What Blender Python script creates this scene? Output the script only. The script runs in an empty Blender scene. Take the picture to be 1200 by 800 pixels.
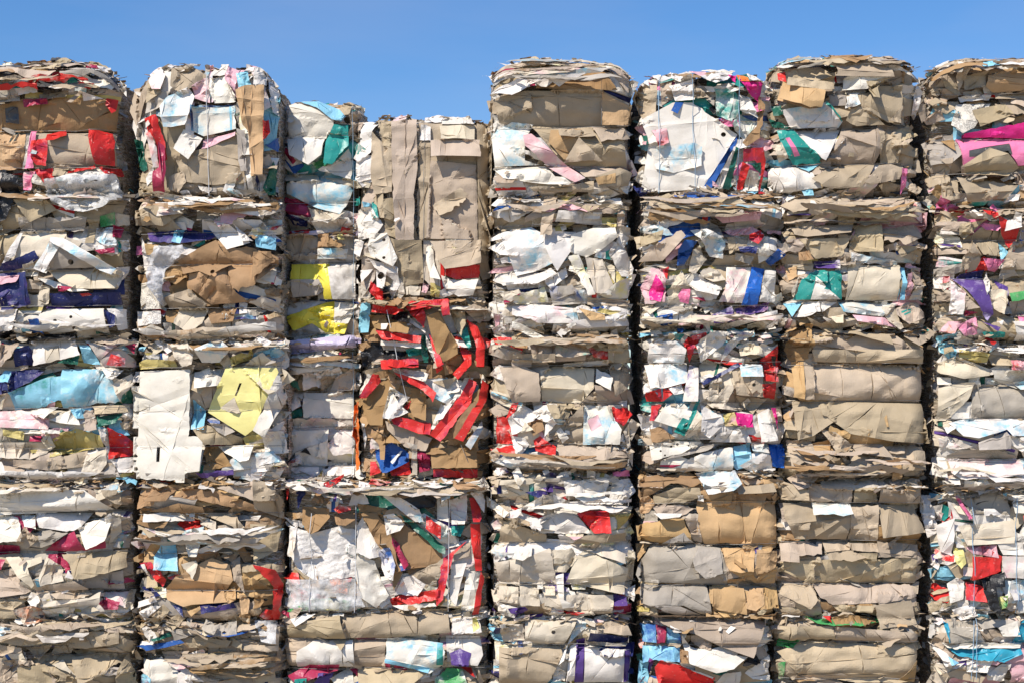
SKY_STR, SUN_STR, EXPO = .122, 4.8, 0.12
SKY_AIR, SKY_DUST, SKY_OZ = 1.0, 0.0, 6.0
PIECES = """
@0,50
b 0,320 0,430 540,415 560,300 500,270 110,275; d 40,320 100,315 105,390 40,385; o 0,435 130,435 130,600 0,620; k 175,430 545,425 550,580 170,600|s; w 150,425 165,425 140,600 120,600; p 160,425 185,425 180,600 140,605; r 165,470 235,455 245,595 200,590 165,520|^3; r 235,440 315,415 325,445 275,470 240,475|^5; r 430,415 530,430 545,470 545,585 470,585 440,480|^3; r 510,270 560,275 555,330 540,345 505,300|^4
k 270,600 340,595 320,640 275,640; p/w 120,610 180,610 160,700 125,700; r 180,610 270,600 285,680 230,670; w 290,650 460,590 540,620 560,640 500,640 300,668|+t 290,657 520,640 535,650 300,668; r 340,610 465,585 470,600 340,630; r 470,590 560,590 580,630 520,635; X 30,620 115,640 110,720 60,840 0,900 0,800; g 0,630 40,625 20,780 0,800; F 240,660 560,630 590,740 420,800 380,790 240,720
k 200,255 340,235 330,270 210,285; m 125,280 240,275 240,300 130,315; x 200,160 300,170 310,240 200,240; w 0,215 75,200 205,195 200,250 0,290|+t 80,200 125,195 125,235 85,238|^5; r 155,165 210,175 210,245 170,230|^3; r 275,155 340,155 335,210 275,190; t 340,155 390,155 385,215 340,210; w 390,160 560,215 545,240 390,195|^5; r 395,205 465,210 440,235 400,225; w 400,245 500,275 405,285; k 335,295 400,240 410,250 360,300|^5; w 550,150 590,200 600,260 570,230 550,190; g 0,245 100,240 120,290 0,310|^4; d 0,150 120,130 180,150 60,180|^4; k 150,125 300,120 290,150 160,150|^4; w 110,115 215,100 200,118 120,125|^4; d 300,105 420,110 400,135 310,130|^4; w 420,110 500,120 520,150 430,145|^4; m 420,120 470,120 480,140 420,135
k 620,170 680,140 720,200 650,400 605,320; g 700,240 800,240 790,290 740,330 695,345; k 700,200 760,190 765,240 700,300; w/q 700,110 745,105 785,160 770,235 725,230 700,180; k 810,125 900,110 975,160 920,215 850,245 810,215; q/w 905,215 960,170 980,170 990,290 920,270; w 985,170 1080,165 1115,290 1010,290 985,230; w 1000,120 1070,105 1080,160 990,165; q 1070,110 1130,130 1110,240 1060,180; s 1115,155 1170,150 1190,215 1130,225; k 820,530 980,500 1125,420 1165,665 1000,672 880,660; k 800,640 870,610 885,660 850,715 805,700; w/s 760,310 800,260 890,220 920,260 890,380 880,400 785,412; w 900,300 1105,295 1112,410 960,445 905,420|s|+N 900,300 1105,295 1105,304 908,312 915,425 905,420|+s 1078,303 1088,303 1094,425 1084,425; q/m 955,460 1110,425 1110,445 980,500 950,505; o 1115,235 1150,400 1175,430 1190,640 1245,640 1250,215 1180,215; g 1120,415 1160,425 1170,615 1140,615 1125,560
G 630,455 670,465 700,600 680,610 650,590; k 690,480 730,490 735,550 700,550; k 650,610 735,620 735,725 660,725; w 690,640 730,585 735,640 700,680; r 685,365 745,350 790,480 800,560 760,600 745,470 700,420|^3; w/r 700,420 740,460 760,570 765,600 740,600; m 760,480 790,500 800,610 790,720 735,725 740,620 765,600
@300,50
w 0,120 45,120 55,210 0,215; w 40,105 90,105 110,350 80,330 60,200; F 100,110 130,160 165,400 110,520 100,300; G 40,690 85,560 100,600 95,720 60,720; B 50,490 100,440 100,510; r 45,380 65,370 75,430 45,470
w 150,280 300,300 370,370 370,385 160,360 130,300; w 165,360 370,385 335,465 160,455|s; w 155,460 330,465 320,540 260,590 170,540|s; G 370,400 480,395 440,460 340,470; w 330,590 440,500 460,570 450,650 300,610; t 330,475 440,475 445,510 370,590 330,590|^4; e/w 270,580 330,550 360,590 290,600; s 215,290 300,300 400,330 425,360 410,385 365,375 300,320; w 125,500 165,480 235,590 190,625 120,580|+m 125,505 150,500 195,565 180,582|+B 120,530 175,590 235,575 235,600 185,628|+N 132,475 145,475 200,540 190,548; k 440,350 485,345 480,400 430,465 455,400
c 120,620 290,625 310,660 150,660; m 140,730 200,740 265,790 265,825 180,830 130,780; c 300,635 450,650 550,680 540,700 450,685; w/s 150,665 300,655 440,680 460,700 430,780 405,818 300,790 150,715|^8
w 480,365 545,365 575,380 560,395 545,420 540,520 480,560 455,540 490,420; w 470,540 540,530 560,640 500,680 465,640; k 545,420 600,480 640,500 640,705 560,715 540,640; k 760,380 1055,380 1050,930 760,930; k 600,740 680,720 680,940 610,900; k 570,370 635,370 640,500 600,490; k 635,370 755,365 760,600 745,700 745,930 660,940 645,720|^3|s; k 765,470 820,470 815,920 770,930; w 775,390 820,400 820,465 770,465; w 790,345 880,325 870,370 790,375|^3; k 820,560 1035,580 1040,930 800,925|s; k 1035,375 1110,365 1100,980 1045,980; c 860,395 1025,390 1025,465 870,460; w 870,350 1000,340 1025,390 870,385|^4; k 820,465 1050,465 1055,550 880,545 825,550|^9|s; k 830,770 960,690 985,745 920,800 860,820|^7|j; t 460,740 500,740 500,775 460,770; s 500,750 545,760 550,800 510,790; t 545,750 570,770 580,830 555,830
@300,230
k 650,215 780,215 790,410 700,425 670,350; c 705,430 775,425 770,470 710,470; w 870,375 940,400 1045,395 1020,470 950,475 880,430; r 890,325 1050,325 1045,385 940,395 890,375; k 820,220 1055,210 1055,320 1000,335 890,350 850,300|^6; w 800,240 830,230 840,330 870,400 820,390 800,300; Y 820,410 870,430 860,480 820,470; q/w 785,410 815,420 800,460 780,455
w 475,60 540,55 600,140 560,200 480,205; w 470,210 520,230 500,300 470,280; w 540,180 620,180 670,300 650,340 545,290 530,240|^5|h 605,213,8|h 607,298,8; w 530,300 670,340 680,420 640,490 615,470 650,400 560,340|^4; r 540,400 600,450 605,490 580,500 530,450; w 565,350 600,340 620,360 605,440 570,430|^5|h 590,378,18; w 490,350 550,345 500,410; g 480,400 540,460 540,490 480,480; x 600,430 630,430 640,490 600,500; s 490,500 545,500 530,640 480,640
m 130,40 250,60 260,105 130,75; w 125,90 260,110 260,170 150,175; N 130,85 250,125 240,150 180,140; r 150,165 265,160 260,185 150,190; c 255,65 400,100 430,90 380,130 300,150 270,110|^4; w 270,130 440,110 465,140 400,170 300,185; k 140,190 230,185 295,200 300,300 150,310; b 300,190 350,180 350,250 300,250; b 350,200 430,240 400,255 350,250; r 410,150 450,160 440,195 405,180; w/s 300,255 440,255 430,300 300,305
Z 175,325 350,325 370,360 365,490 330,490 330,440 170,395; g 170,400 310,400 330,450 300,470 180,480; w 345,340 470,320 475,490 370,490; N 325,450 355,450 358,490 330,488; w 145,500 330,495 230,550 150,560; Z 140,570 340,500 375,495 375,650 300,640 180,630; w 375,500 460,500 470,540 440,600 380,620; Z 375,600 440,600 425,650 375,650; g 170,640 270,600 330,640 190,680; l 135,690 180,680 470,655 480,710 160,745|^8
r 560,515 640,510 700,540 660,560 550,545; r 700,510 790,490 800,560 790,620 730,560; w 720,570 800,630 790,640 725,590; x 650,545 720,545 715,600 640,580; b 530,560 610,560 620,600 700,590 725,620 720,650 640,640 560,620; w 590,600 625,600 620,630 595,630; w 665,620 718,620 715,650 670,650; x 600,720 710,730 700,765 600,765; w 590,675 780,690 780,720 590,690; g 590,695 775,712 770,725 600,720; r 570,630 780,660 775,690 600,675|^4; t 705,720 790,700 790,740 720,750; r 595,770 760,768 765,800 600,800
b 805,560 860,545 950,700 950,740 880,780 850,730 820,640; r 790,500 910,490 910,560 880,570 870,520 800,540|^4; k 920,540 980,540 985,600 960,660 930,610; G 760,650 800,650 810,780 790,780; w 800,650 870,780 850,790 800,700; r 810,640 835,690 880,790 855,800; r 990,580 1040,620 1070,700 1070,800 1040,800 1030,680; t 955,650 990,610 1010,700 1000,720; r 955,700 1010,730 1000,800 975,800; b 1000,730 1040,740 1035,800 1010,800; k 980,540 1060,480 1090,540 1050,600 1020,580; X 490,730 590,680 600,740 500,800
@300,410
b 500,210 620,130 640,170 600,320 600,350 540,350 500,290; b 630,100 660,120 650,160 620,130; r 590,55 750,45 765,70 600,90; w 520,110 560,115 530,190 480,210; r 555,110 590,140 520,225 490,225|^3; b 660,160 800,190 800,330 740,310 700,230 650,190; w 635,85 780,100 810,110 800,150 650,100; r 650,105 790,150 850,200 830,240 800,190 680,130|^4; w 630,170 720,220 680,270 640,330 600,310; x 645,200 685,210 665,230; r 640,300 700,320 820,340 820,390 780,390 640,330|^4; r 690,270 730,235 720,270 700,290
b 880,40 960,20 970,60 920,110 890,120; k 830,150 930,130 960,90 970,110 900,180; r 955,0 1010,20 1010,70 950,140 930,110 980,50|^3; r 830,0 860,0 880,90 850,110; b 920,370 930,280 1050,180 1060,220 1060,270 980,360; w 980,130 1020,130 1000,210 890,290; w 870,250 900,270 850,370 820,370; r 830,380 980,210 1010,150 1040,160 1000,240 870,420|^4; r 1060,150 1090,160 1085,220 975,420 945,410 1060,240|^4; w 985,440 1060,330 1065,360 1010,460|^3; m 760,470 820,480 820,560 770,570; k 610,330 830,410 800,470 700,450 620,370|^5; r 630,560 720,520 730,580 640,585; B 560,470 640,430 720,480 720,520 620,570 600,570 565,500; w 635,520 680,470 690,470 645,530; g 710,430 760,440 760,580 735,585 735,470|^3; b 535,390 580,380 610,420 610,510 590,510 580,440|^5; o 540,360 610,350 600,390; O 470,260 495,240 500,550 485,560 475,420 460,400|^3; w 500,340 515,345 520,420 510,460; r 540,520 565,520 590,570 540,585; b 820,455 1035,455 1040,545 830,550; r 835,555 1040,555 1040,595 835,590|^3
w 155,200 200,200 220,260 180,285; w 230,110 310,110 330,190 290,170 230,190; k 320,125 390,115 400,190 300,215; k 380,130 470,80 475,180 345,215; w 190,320 360,320 450,350 460,370 190,370; w 230,200 345,200 460,195 465,320 230,315|s; G 150,110 210,150 220,190 170,160; G 170,290 225,270 225,310 180,320; w 155,380 350,370 340,540 180,540 160,480; w 340,440 400,370 470,375 465,485 370,490; x 215,475 245,455 268,490; w 165,545 300,545 310,580 240,610 165,610; w 345,545 470,540 470,590 345,590
r 320,620 370,600 410,580 400,610 350,640; N 195,650 240,660 200,740; r 140,630 165,640 150,700; w 850,680 900,690 905,800 850,790; w 905,700 990,670 990,800 910,800; r 1000,690 1030,690 1060,780 1050,800 1020,800; w 1000,655 1060,665 1075,700 1070,760; X 640,650 740,650 850,690 840,730 750,740; b 480,715 620,740 580,800 490,790; w 600,680 660,670 770,740 790,800 750,800 650,720
@300,600
W 160,60 270,95 400,60 470,80 480,300 270,310 200,260 150,180; b 220,-30 345,-20 350,20 300,80 265,95 225,50|^6; b 370,10 465,0 470,30 430,55 385,50; w 475,60 500,20 560,130 620,200 540,210 480,180; w 480,180 560,220 610,350 630,380 570,440 500,390 470,290; r 150,380 200,370 190,410; e 180,430 260,400 250,460 150,460; e 260,390 460,400 440,450 270,455; O 350,310 430,310 435,380 370,370; y 330,400 400,400 400,450 330,445; F 140,310 470,300 520,430 440,460 150,460
b 495,0 570,0 650,120 665,230 690,280 650,360 620,200 560,130|^3; w/B 570,170 630,160 660,240 650,310 610,290; b 640,100 690,50 870,180 880,220 720,290; m 640,110 670,140 720,240 700,260 640,140; w 600,10 650,0 700,50 680,80 620,100; G 680,0 740,40 890,160 890,190 860,180 700,40|^4; k 730,290 880,210 870,270 800,350 750,310; r 630,400 700,380 860,350 850,400 640,440; w 690,300 740,290 800,330 760,385 650,385; w 640,430 840,415 850,430 700,450; w 740,10 790,0 900,60 905,150 850,120; r 800,10 870,60 870,120 800,70; w 915,-10 990,0 980,50 920,50; t 915,60 980,60 960,110 920,100; k 920,190 1010,130 1000,200 930,220; r 880,210 960,150 990,130 930,190 900,300 880,400 850,430 845,380|^3; r 1005,50 1050,50 1060,270 1030,270 1010,130|^3; w 915,240 990,230 960,330 940,430 910,400; w 990,280 1055,280 1040,460 960,450; r 1055,270 1070,300 1045,470 1015,470; w 160,100 200,40 180,200 155,200
k 130,590 610,590 610,720 150,720; k 170,510 400,470 430,580 130,580; k 410,460 900,445 915,550 600,580 420,580|^3|s; w 170,490 240,465 290,465 200,520|^4; w 920,490 1040,480 1060,550 920,560|+y 1015,490 1035,490 1050,530 1020,550; w 200,640 280,590 460,590 470,710 200,715; k 370,590 430,590 410,630; w 890,570 1050,570 1065,660 1040,710 900,690; w/s 620,580 700,580 880,600 890,660 880,700 820,740 610,690|+s 612,672 820,715 810,742 610,690|+t 855,600 882,600 880,700 850,700|^6; u 910,650 960,630 1010,650 1000,710 920,700|c; k 480,725 740,730 800,740 740,790 500,800; k 500,800 900,790 900,860 500,870; m 150,760 260,700 400,700 390,730 200,790; u 240,800 300,740 370,740 300,800; w 350,770 450,720 480,800; t 190,770 250,760 260,800 190,800; m 440,730 480,725 480,760; e/w 840,770 900,720 970,730 1040,800 840,800; r 960,720 1010,720 1030,760; k 1040,710 1065,780 1040,800
@600,50
k 0,150 60,110 200,85 400,90 420,140 200,190 100,190|^4; k 380,90 500,100 560,150 540,250 500,200 450,140|^3; b 110,230 170,160 420,140 490,240 300,240; k -80,270 60,240 420,240 560,300 560,380 500,410 0,395 -60,380|s; o 415,245 555,310 540,400 420,400; w -100,250 0,200 100,150 150,185 0,270|^5; w 0,120 80,90 190,85 100,110|^3; w 200,80 400,80 380,92|^3; g 10,70 60,60 70,75; k 90,400 380,400 520,460 540,590 240,580; w -100,420 0,380 100,390 60,460 60,560 130,580 -80,590; o 180,420 320,420 320,500 400,560 240,560 170,480; k 215,415 370,410 390,455 370,460 220,458|^5; k 370,405 520,410 550,460 410,485|^5; k 310,460 420,570 240,575; w -90,590 160,590 200,640 320,650 260,680 100,670 -40,650|^4; q/w 50,450 90,440 220,560 340,650 290,670 200,620 60,500|^5; k 290,590 550,595 500,640 340,640; k 385,640 500,600 560,620 540,680 400,690; o 385,650 480,625 480,670 400,680; k 80,690 280,680 380,660 380,710 100,710|^4
k 565,260 600,200 680,200 670,350 610,360; w 600,170 680,170 680,200; w/s 590,170 640,170 640,210; k 690,200 740,190 760,260 700,300; w 650,140 700,150 690,190; w 600,370 750,290 840,290 1050,440 1045,480 930,690 600,712 640,470|f|s|+B 1048,445 1050,480 930,690 895,680|h 985,440,12|^2; B 740,330 760,290 800,290 770,345; q/r 650,420 720,410 730,480 680,500; w/s 650,500 850,480 885,500 880,590 750,620 670,600; w 730,210 840,190 850,280 760,285|^4; g 860,180 945,270 940,310 880,250; k 840,200 910,260 920,270 840,275; w 870,180 1040,140 1000,190 940,215|^5; w 880,140 950,120 1050,130 1000,160; q/p 820,150 900,150 900,190; x 915,320 990,270 1000,300 940,350; t/w 940,225 1050,250 1060,330 1020,390 950,350; w/t 1050,340 1140,380 1080,480 1020,400; w 1060,250 1110,270 1145,370 1060,330; P 1050,190 1170,195 1150,290 1100,250; P 1000,160 1050,160 1040,200; O 1050,150 1100,170 1110,200 1060,200; w 1100,130 1180,130 1180,200 1110,180
w 940,690 1030,500 1040,500 990,690; G 980,690 1040,500 1055,510 1015,695; w/g 1090,600 1150,620 1150,700 1090,700; r 1075,510 1170,500 1185,560 1160,700 1185,710 1150,715 1165,600 1130,560 1075,570|^3; r 1070,570 1105,590 1080,690 1050,695; G 1110,580 1160,570 1160,620; b 1150,260 1180,300 1150,460 1090,500 1070,480 1140,400; N 560,670 650,700 600,730; w 570,640 610,600 650,700
@900,50
k 240,100 420,90 540,110 400,130 290,130; k 300,120 450,100 550,150 560,190 300,180; w 340,185 550,150 550,190 440,240 335,240; g 270,240 350,240 350,310 280,310; w/s 350,270 400,260 410,310 340,330; k 430,290 500,220 610,220 610,300 600,400 540,390 430,330; k 350,380 370,330 440,320 530,400 400,405; k 545,385 620,300 625,400; k 435,205 545,190 490,230 490,290 460,285|^5; w 50,330 240,300 260,290 340,380 320,410 100,410|+t 260,285 345,370 335,382 252,300; w 100,412 335,412 250,570 230,560; t 35,420 110,415 240,575 110,580 50,500|+p 70,460 90,455 140,540 115,545; G 15,300 60,300 60,350 20,350; G 0,360 60,380 100,410 20,400; k 340,410 530,412 530,470 490,575 260,575; k 500,430 610,430 600,570 520,575; w 0,590 120,585 200,620 240,690 100,710 0,710; s 120,582 230,580 180,615; k 190,650 300,580 490,580 420,690 320,700 240,690|^3; k 430,670 500,590 560,580 620,600 600,650 470,680; k 75,130 240,120 300,160 295,210 80,180; k 80,180 295,205 290,240 240,245 70,220; o 60,195 245,250 225,330 170,335 35,280|^9; r 40,150 75,145 75,200 40,185; c 5,490 50,480 85,550 45,570|^4; w 30,120 150,80 260,70 240,95 60,135|^4; b 290,50 400,45 460,60 330,75|^3; w 470,60 620,60 600,80 500,75|^3
o 610,90 635,90 630,200 615,200; k 690,310 720,290 760,330 720,380|^5; w 680,210 715,240 690,360 670,340; c 720,130 700,180 670,170; p 610,600 640,600 635,680 610,720; k 660,640 720,690 690,720 650,700|^5
k 880,70 1000,60 1000,100 900,110; w 1000,60 1070,70 1060,100; g 1070,70 1180,70 1190,110; s 960,110 1060,100 1080,130 980,140; w 760,110 850,80 900,110 850,160 780,140; w 1130,120 1200,110 1200,150 1140,140; k 860,140 930,110 900,200 880,240; k 900,170 1005,155 1000,220 905,235; o 1010,170 1100,150 1200,150 1200,230 1040,245 1000,220|^3; w 880,265 1040,250 1030,275 890,290|^3; k 1050,250 1190,240 1200,270 1050,275; w/x 870,300 1040,290 950,410 890,440 840,400; k 940,330 1100,290 1130,350 970,410|^4; P 900,440 1200,355 1200,462 900,455; p 870,460 1200,465 1200,580 1150,590 1100,520 900,590|+d 920,520 1110,485 1120,540 920,550; k 890,590 1010,510 1090,540 1150,600 1100,640 900,630; k 800,640 880,640 880,740 830,755 790,740; k 870,640 1150,680 1100,740 920,755; w 1090,760 1110,720 1160,720 1150,750|^3; k 1140,620 1200,600 1200,720 1160,700; k 720,370 790,320 820,370 740,390; b 800,470 860,460 860,520; k 790,560 850,550 840,600
@0,230
k 0,190 100,180 90,240 50,330 0,350; g 110,110 430,110 410,170 110,175; k 95,30 240,25 290,75 170,135|^4; c 110,175 320,165 330,200 400,220 380,250 200,360 60,350; w 40,330 110,180 125,180 100,290; k 430,120 480,110 450,225 410,225; e/k 480,100 550,80 550,140 480,150; w/s 460,155 540,150 565,240 520,245 460,210|^2; m 540,140 580,150 575,200 545,200; w/q 410,230 560,240 570,280 480,280; m 460,260 560,250 560,275 490,280; N 0,360 190,265 208,300 180,320 130,340 0,370; c 130,330 180,310 190,350 130,350; N/u 0,370 140,360 165,510 30,550 20,470 0,440; q 0,385 110,375 100,410 0,430; g 265,225 480,340 240,350|h 357,318,14; c 235,350 550,345 590,360 560,440 380,440 300,410; w/s 260,205 320,230 240,370 190,350 225,290|^3; w/s 270,205 330,210 570,350 555,380 500,360 270,225|^14; w 560,335 605,330 600,360 570,430 540,440; w/s 195,390 240,395 440,450 360,455 240,420|^3; m 290,425 370,435 340,455 290,450; c 200,420 250,430 245,510 200,520; N 250,460 575,455 575,510 460,520 250,515|+r 390,462 430,458 445,468 400,475
w 110,540 135,560 120,650 80,640; w 0,545 110,535 80,630 0,660; w 200,560 240,535 500,530 520,620 380,635 220,650|^2|s|h 277,588,9|h 352,570,8|h 368,622,9|h 442,598,9; B 150,580 205,575 220,650 160,655; w 510,530 590,530 595,620 560,630; N 500,535 550,560 555,610 530,620; x 0,640 60,635 180,690 60,690
k 440,660 600,650 610,690 560,700 450,680; N 80,720 150,700 170,740 160,790 80,800; s 385,700 430,700 480,790 400,780; g/q 430,690 560,700 630,760 640,800 500,800; r/q 540,740 600,760 600,800 520,790; m 590,700 630,690 640,740; k 0,700 110,690 80,740 30,800 0,790; w 160,660 350,645 395,745 170,795|^6|+c 225,710 285,700 300,770 235,790; G 280,780 390,745 380,790
k 640,70 750,50 880,90 780,150 640,140; w/q 760,60 870,50 890,90 760,110; g 930,80 1050,85 1050,130 930,120; w 1050,40 1200,40 1240,110 1050,80; N/u 690,175 900,165 1020,195 1000,210 860,230 720,220|+s 830,170 880,167 860,230 820,222|^2; p 630,230 660,230 670,275 630,275; w 660,190 700,250 720,330 680,340; o 690,230 760,230 740,290 700,280; b 800,430 900,380 1000,500 820,510; b 780,330 860,310 890,380 840,420 790,400; b 880,380 1000,400 1080,500 980,520 900,470|c; b 900,370 1010,355 1120,330 1110,440 1170,500 1090,508 1000,510 900,430|c|^3; b 1030,215 1100,245 1200,250 1300,285 1310,330 1230,400 1200,430 1110,440 1080,340|c|^5|j; b 850,310 960,250 1030,215 1055,260 1110,330 1060,350 1010,385 950,360 880,375|^7|h 1018,365,11; w 970,125 1090,145 1190,230 1080,260 1000,170|^8; w 1110,140 1200,220 1150,225; F 740,240 880,250 780,360 770,520 720,330; b 970,530 1120,530 1100,590 1000,600; b 780,540 850,530 830,600 790,590; k 780,480 900,440 980,510 970,525 800,530; c 845,525 985,525 960,600 900,645 830,600|^6; w/x 655,410 735,400 770,410 765,530 655,530; w/x 640,540 760,540 765,600 650,610; w 635,630 660,620 900,650 900,665 680,650; w 900,640 1200,600 1300,592 1300,630 1200,635 1000,680 910,690|^4; s 1210,190 1300,200 1300,260 1210,245; b 1200,270 1280,265 1300,310 1200,400
w 725,680 760,670 830,710 800,740; w/s 930,720 1040,670 1100,720 1040,780 960,780; Y 1090,760 1200,710 1200,760 1100,800; c 815,700 870,660 930,720 920,790 870,800 830,750|^5
@0,410
N/u 70,100 160,90 220,100 160,150 60,200; N/u 0,150 60,150 60,200 0,220; c 0,220 60,200 80,280 0,280; s/t 60,200 230,130 310,120 310,230 200,270 80,280; s/w 300,90 520,90 580,240 310,270; w 490,90 590,95 545,140 520,130; c 540,160 620,110 640,150 580,240; G 590,210 640,170 640,250 580,250; w 110,285 290,265 240,320; q/w 0,290 110,280 250,320 255,370 20,360; w/s 255,325 360,275 400,350 300,340; s 340,275 440,268 440,310 380,320; G 465,310 590,295 560,340 480,360; k 590,300 660,340 650,400 600,380; k 410,280 450,280 475,370 415,375; k 440,262 610,255 615,290 460,300|^3; w 110,372 250,375 250,390 110,390; Y 30,370 130,380 125,420 30,400; m 155,400 220,400 220,425 155,425; Y 270,410 370,365 500,400 495,450 250,500; c 0,430 240,430 240,480 160,510 10,500; c 215,420 255,380 280,450 250,470|^3; k 85,510 250,515 250,560 80,540; k 240,510 420,470 430,540 250,560; c 420,490 510,460 515,530 480,580 400,570; w 0,510 40,520 60,560 400,565 500,570 440,590 200,600 0,570|^5; w 480,370 525,365 520,500 500,440; r 525,360 600,400 635,440 630,490 520,510|j; w 530,510 630,500 630,570 570,570; g 450,600 540,530 580,590
w 630,100 670,95 665,150 630,150; w 630,170 660,170 655,365 628,310; w 660,100 905,90 905,370 660,365|s; w 665,370 895,370 890,395 665,400; w 635,405 657,405 655,565 635,565; w 655,400 905,400 905,570 655,570|^6|s|H 750,450 765,450 765,520 750,520; w 905,400 950,405 970,430 960,560 900,570|^4|s; Y 655,60 690,45 830,50 840,80 660,90|^4
w 920,105 1065,80 1050,165 930,180; s 915,230 965,280 970,370 910,370; k 920,370 980,350 1140,410 1140,440 970,440; g 980,340 1060,340 1110,380 1060,400|^4; y 1070,82 1310,85 1320,105 1200,370 1160,400 980,290|^4|f|s|H 1135,155 1146,155 1120,215 1112,212|+c 1040,270 1110,220 1140,300 1080,290; w 1320,105 1355,220 1260,405 1205,375|^4; b 970,450 1030,450 1100,540 970,560; w 1025,450 1200,440 1180,510 1140,520 1060,480|^5; u/q 930,570 1110,555 1110,580 960,595; w 1240,400 1330,330 1355,480 1250,490; w/s 1200,480 1290,470 1330,520 1220,540
w 0,700 100,650 420,650 550,740 200,760 0,770; k 500,650 570,650 600,710 560,740; b 660,680 720,630 780,650 740,720 650,740; b 700,700 750,640 850,640 800,700; b 830,680 890,640 1050,660 1200,720 1220,760 960,700|^3; b 720,750 860,710 970,730 975,755|^3; k 1030,640 1200,610 1300,640 1300,700 1200,700; k 1200,600 1280,620 1330,700 1330,790 1200,740
@600,230
k 60,110 130,60 200,30 420,50 520,60 480,90 200,90 60,130; g 0,30 110,20 60,90 0,100; w 380,30 510,10 512,55 400,50|^3; w 215,80 420,85 420,140 200,130; Y 420,105 490,105 485,150 420,140; k 490,80 530,80 520,150 490,150; c 340,290 420,300 470,420 460,470 380,460; c 420,300 480,330 480,420; w/s -60,180 90,150 140,180 190,320 100,360 20,380 -10,300|^3; w 140,170 300,170 270,270 210,360 190,330 150,240; w 450,270 500,190 570,340 560,380 510,380; w 500,170 550,200 520,250 490,220; w 275,185 380,155 480,155 490,200 400,270 350,290 270,270|^5; k 150,5 215,5 190,120 180,195 130,195 140,80|^6; w 60,400 180,340 210,370 100,425; w 145,405 250,340 260,380 180,440; w/y 400,470 560,370 580,370 540,480 480,490; w/y -30,490 150,430 170,500 20,510; g/B 170,430 280,420 340,510 190,515; w/y 255,290 310,280 385,470 350,475|^5; k 350,480 550,490 550,520 350,515; w 0,520 150,515 280,530 300,600 150,600 0,560; w/s 240,560 300,550 310,600; w 280,590 430,570 530,540 545,610 250,630|^3; o 305,530 360,545 430,560 430,585 360,590|^4; w 0,590 40,600 180,680 150,690 0,620|^4
b 0,660 80,670 70,720 0,710; k 80,680 350,690 340,770 100,780; b 215,680 310,670 370,710 340,725; k/t 205,700 360,740 270,760 200,750; k 300,655 400,690 350,720; k 440,660 540,670 560,780 450,780; c 240,785 450,765 450,790 240,800|^3; k 0,730 90,740 90,800 0,800
b 640,70 860,40 870,70 640,125|^3; k 650,50 900,20 1050,30 1080,50 700,80|^4; q 920,90 1160,85 1150,120 980,135; r 880,85 910,80 905,130 880,125; g 960,80 1060,60 1070,100; w 610,160 780,110 810,130 700,160|^3; k 600,200 700,170 690,215 600,245; k 600,270 780,175 800,200 700,310 590,310 640,260|^3; B 770,260 800,215 860,220 800,330 765,335; c 840,260 870,240 910,300 850,370 820,360|^5; k 1000,200 1100,200 1090,240 1010,280; w/s 825,170 900,165 990,220 980,300 920,290 870,210|^4; q 990,170 1120,150 1170,190 1090,190 1010,190|^3; r 1100,190 1160,165 1170,200 1140,235 1100,215; N 1050,245 1140,245 1130,280 1060,270; g 1040,270 1130,290 1110,325 1040,300; w 1140,260 1190,190 1200,300 1150,320; B 1180,310 1240,250 1280,280 1210,330
q/w 600,430 650,340 720,345 710,500 620,510|^2; P 640,450 670,370 710,440 690,500 640,490; r 700,350 730,335 720,400; c 720,450 790,350 830,440 820,490 730,490; p/m 770,470 790,440 830,440 820,510 780,500; w 820,420 870,370 970,440 950,475 850,450|^4; c 880,380 960,350 990,400 930,410|^3; w/q 1000,335 1120,335 1090,510 960,500 990,440|+V 1118,335 1125,335 1090,512 1085,510; V 1120,335 1180,345 1140,520 1065,515; w 1180,350 1235,350 1230,500 1150,500; m 830,480 890,480 900,500; c 610,520 700,515 640,560; g 700,520 860,510 800,560; w/x 880,515 940,530 900,555; u/w 930,560 1020,520 1040,590 940,600; u/q 1040,530 1200,500 1190,540 1050,570; w/N 600,580 700,570 710,600 600,610; c 800,590 830,550 900,570 900,610; w 940,615 1240,535 1240,560 1000,625|^4
w 640,600 690,605 700,660 650,660|^4; t/w 690,640 800,650 780,680; w/s 640,690 760,680 810,720 800,780 640,780; r 795,690 850,700 830,780; r/q 830,660 900,640 910,665 840,680; w 850,700 920,640 1000,640 980,700 880,780|^3; c 1050,700 1140,680 1160,740 1060,750; r 1150,770 1240,700 1240,800
@600,410
k 0,20 200,20 200,60 0,60; k -60,80 60,80 125,110 130,240 0,245; k 330,240 380,190 460,240; c 130,95 200,75 385,85 380,180 320,250 140,240|s; k 450,80 540,75 570,130 540,180 480,220 470,150; w 395,85 470,130 460,190 390,150|^5; r -30,320 0,250 30,245 10,300; w -20,320 50,255 130,300 60,370 0,395; b 70,340 140,320 150,370 100,400; c 40,385 60,335 100,370|^4; k 160,255 285,260 260,320 190,320; k 200,380 330,255 340,440 240,440 160,400; w 155,350 180,310 210,340 150,405|^4; w 205,380 225,360 265,410 235,435; w/s 335,260 440,260 510,370 500,440 330,440|+q 350,330 400,300 420,350 370,380; c 440,260 465,265 470,330; r 465,265 540,270 565,300 520,355 480,330|j; w 490,245 540,235 540,265; c 520,380 560,320 600,345 540,460|^6; k 80,480 230,490 225,560 80,550; k 210,440 530,460 540,500 300,520 220,500|^2; o 260,545 400,535 540,520 520,545 380,565|^3; r 100,420 130,400 205,450 200,495 110,470|^4; w 530,470 570,480 570,550; p 470,570 550,560 555,590 475,590; w 0,400 60,410 80,440 20,520; w 0,570 30,540 60,600 30,640
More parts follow.
